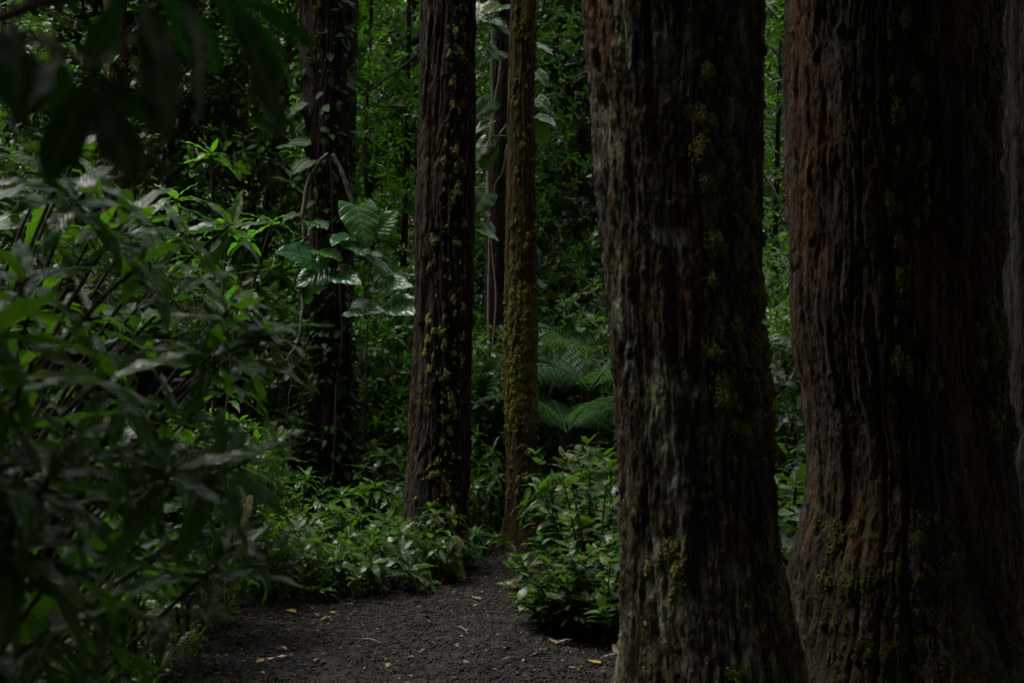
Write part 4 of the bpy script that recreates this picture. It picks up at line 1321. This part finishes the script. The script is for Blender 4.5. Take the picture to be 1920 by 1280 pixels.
# foliage covering the hillside behind: one mass
def hill_cover(n, rng):
    a = rng.uniform(-0.5, 0.5, n)
    r = rng.uniform(12.5, 30, n)
    x, y = np.sin(a) * r, 6 + np.cos(a) * r * 1.0
    z = ground_z(x, y)
    h = rng.random(n) ** 1.3 * (1.0 + 1.8 * (0.5 + 0.5 * noise(x * 0.7, y * 0.7, 0, 71)))
    P = np.stack([x, y - 0.3, z + h], -1)
    D = unit(rng.normal(0, 1, (n, 3)) * [1, 1, 0.6] + [0, -0.5, -0.1])
    N = unit(rng.normal(0, 0.5, (n, 3)) + [0, -0.3, 0.9])
    return P, D, N, rng.uniform(0.12, 0.26, n)


rg = np.random.default_rng(123)
P, D, N, S = hill_cover(110000, rg)
V, F, U, R = place(T_broad, P, D, N, S, rg)
tag(obj('hillside_foliage', mesh_np('hillside_foliage', V, F, U, R), M_dark), 'dense dark foliage covering the slope behind', kind='stuff')

# low ground cover with narrow leaves along the path edges
def cover(n, rng):
    x = rng.uniform(-4.5, 3.2, n * 3)
    y = rng.uniform(5.2, 14, n * 3)
    k = ~in_path(x, y, -0.03) & ~((x > 0.2) & (y < 6.9))
    edge = np.exp(-np.abs(x - np.interp(y, PY, PL)) / 0.5)
    k &= (fbm(x * 1.6, y * 1.6, 0, 81, 2) + edge * 0.8 + rng.normal(0, 0.2, len(x))) > 0.1
    x, y = x[k][:n], y[k][:n]
    lv = []
    for i in range(len(x)):
        lv.append(whorl((x[i], y[i], 0.03 + rng.random() * 0.10), np.array([0, 0, 1.0]) + rng.normal(0, 0.25, 3), 5, 0.09 * rng.uniform(0.6, 1.3), rng, 45, 95, 12))
    return cat(lv)


rg = np.random.default_rng(124)
P, D, N, S = cover(3800, rg)
V, F, U, R = place(T_bamb + T_herb[:1], P, D, N, S, rg)
tag(obj('ground_cover', mesh_np('ground_cover', V, F, U, R), M_herb), 'low narrow leaved green ground cover edging the path', 'ground cover', kind='stuff')

# leaf litter on the forest floor: uncountable
rg = np.random.default_rng(303)
x, y = rg.uniform(-4.5, 3.0, 26000), 4.8 + 7 * rg.random(26000)
dl, dr = x - np.interp(y, PY, PL), np.interp(y, PY, PR) - x
inside = np.minimum(dl, dr)
k = rg.random(26000) < np.where(inside > 0, 0.06 + 0.8 * np.exp(-inside / 0.10), 0.55)
x, y, inside = x[k], y[k], inside[k]
n = len(x)
P = np.stack([x, y, PATHZ(x, y) + 0.004 + np.where(inside < 0, 0.01, 0) * rg.random(n)], -1)
D = unit(np.stack([rg.normal(0, 1, n), rg.normal(0, 1, n), rg.normal(0, 0.12, n)], -1))
V, F, U, R = place([leaf_t(w, 4, 1, 0.6, d, 'ovate', wave=0.2) for w, d in ((0.22, 0.5), (0.16, -0.5), (0.28, 0.9))], P, D, rg.normal(0, 0.25, (n, 3)) + [0, 0, 1], 0.018 + 0.04 * rg.random(n) ** 2, rg)
tag(obj('leaf_litter', mesh_np('leaf_litter', V, F, U, R), M_litter), 'decaying brown leaf litter along the path edges', 'leaf litter', kind='stuff')

# ------------------------------------------------------------------ fallen leaves and twigs on the path
def fallen_mat(name, a, b):
    return plain_mat(name, a, b, 30, 0.55, bump=0.5, dist=0.002)


FM = {'yellow': fallen_mat('fallen_yellow', (0.20, 0.12, 0.015), (0.30, 0.20, 0.025)), 'tan': fallen_mat('fallen_tan', (0.09, 0.058, 0.034), (0.18, 0.12, 0.07)),
      'brown': fallen_mat('fallen_brown', (0.05, 0.03, 0.02), (0.10, 0.058, 0.034)), 'pale': fallen_mat('fallen_pale', (0.30, 0.25, 0.16), (0.42, 0.36, 0.25)), 'green': M_small}
FT = [leaf_t(w, 8, 2, f, d, 'ovate', wave=0.15, ph=p) for w, f, d, p in ((0.25, 0.5, 0.5, 0), (0.2, 0.8, -0.4, 2), (0.3, 0.3, 0.8, 4))]
FT_long = leaf_t(0.06, 10, 1, 0.5, 0.15, 'lance', wave=0.3)
rg = np.random.default_rng(202)
FMESH = {}


def fallen(px, py, L, col, kind, label, rz=None):
    Y = CZ * FPX / (py - 640)
    x = GX(px, Y)
    key = (col, kind)
    if key not in FMESH:
        v, f, u = FT[kind] if kind < 3 else FT_long
        v = v - v.mean(0)
        v = v - [0, 0, v[:, 2].min()]
        me = mesh_np('fallen_leaf', v, f, u, np.full(len(v), 0.4))
        FMESH[key] = me
    o = obj('fallen_leaf', FMESH[key], FM[col], loc=(x, Y, float(PATHZ(np.float64(x), np.float64(Y))) + 0.006), rot=(rg.normal(0, 0.15), rg.normal(0, 0.2), rg.random() * 6.28 if rz is None else rz), scale=L)
    return tag(o, label, 'leaf', 'fallen leaves on the path')


fallen(545, 1161, 0.075, 'yellow', 0, 'bright yellow fallen leaf at the left edge of the path', 0.9)
fallen(515, 1249, 0.17, 'pale', 3, 'long narrow pale fallen leaf at bottom left of the path', 1.45)
fallen(405, 1264, 0.06, 'yellow', 2, 'dull yellow fallen leaf near the bottom left corner of path', 0.4)
fallen(828, 1140, 0.05, 'yellow', 1, 'orange yellow fallen leaf before the foot of straight trunk', 2.0)
fallen(622, 1164, 0.04, 'yellow', 2, 'small yellow fallen leaf at the far left path edge', 1.0)
fallen(608, 1174, 0.05, 'tan', 0, 'pinkish tan fallen leaf beside the small yellow one', 2.2)
fallen(893, 1134, 0.07, 'tan', 1, 'curled tan fallen leaf where the path narrows', 1.2)
fallen(945, 1235, 0.08, 'brown', 0, 'brown fallen leaf near the middle bottom of the path', 1.4)
fallen(1040, 1225, 0.09, 'tan', 1, 'tan fallen leaf at the right side of the path', 0.7)
fallen(1056, 1226, 0.09, 'tan', 0, 'second tan fallen leaf at the right side of the path', 1.9)
fallen(1010, 1248, 0.07, 'brown', 2, 'reddish fallen leaf towards the thick trunk foot', 1.3)
fallen(1155, 1235, 0.09, 'tan', 1, 'tan fallen leaf touching the thick trunk foot', 0.2)
fallen(1140, 1252, 0.10, 'pale', 3, 'pale straw like leaf lying before the thick trunk foot', 2.0)
fallen(1115, 1270, 0.07, 'yellow', 1, 'orange fallen leaf at the bottom edge left of thick trunk', 1.1)
for k in range(46):
    for _ in range(30):
        py = 1055 + 225 * rg.random() ** 0.6
        px = rg.uniform(360, 1160)
        Y = CZ * FPX / (py - 640)
        if in_path(np.float64(GX(px, Y)), np.float64(Y), -0.05):
            break
    c = ('tan', 'brown', 'pale', 'tan', 'brown', 'brown', 'tan', 'yellow')[k % 8]
    fallen(px, py, rg.uniform(0.018, 0.045), c, k % 3, 'tiny %s fallen leaf scrap scattered on the dark path' % c)
for k, (px, py, dx, dy, lab) in enumerate([(950, 1050, 30, 12, 'pale twig lying across the far end of the path'), (760, 1105, 24, 20, 'thin twig at the path edge under the serrated plant'),
                                           (1100, 1205, 60, 4, 'grey twig beside the thick trunk foot right of path'), (300, 1190, 50, -10, 'thin twig at the shaded left path edge'),
                                           (680, 1215, 34, 6, 'short dark twig near the middle of the open path'), (860, 1190, 18, 14, 'small forked looking twig in mid path below the mossy root'), (1060, 1260, 50, -8, 'longest twig at the bottom right of the path'),
                                           (470, 1205, 26, -9, 'thin twig below the bright yellow leaf'), (985, 1150, 22, 10, 'small twig under the low ovate leaved bush')]):
    Y = CZ * FPX / (py - 640)
    Y2 = CZ * FPX / (py + dy - 640)
    a, b = np.array([GX(px, Y), Y, 0.045]), np.array([GX(px + dx, Y2), Y2, 0.04])
    V, F = tube(bez(np.zeros(3), (b - a) / 2 + [0, 0, 0.02], b - a, 8), np.linspace(0.005, 0.003, 8), 6)
    tag(obj('twig', mesh_np('twig', V, F), M_liana, loc=tuple(a)), lab, 'twig', 'twigs on the path')
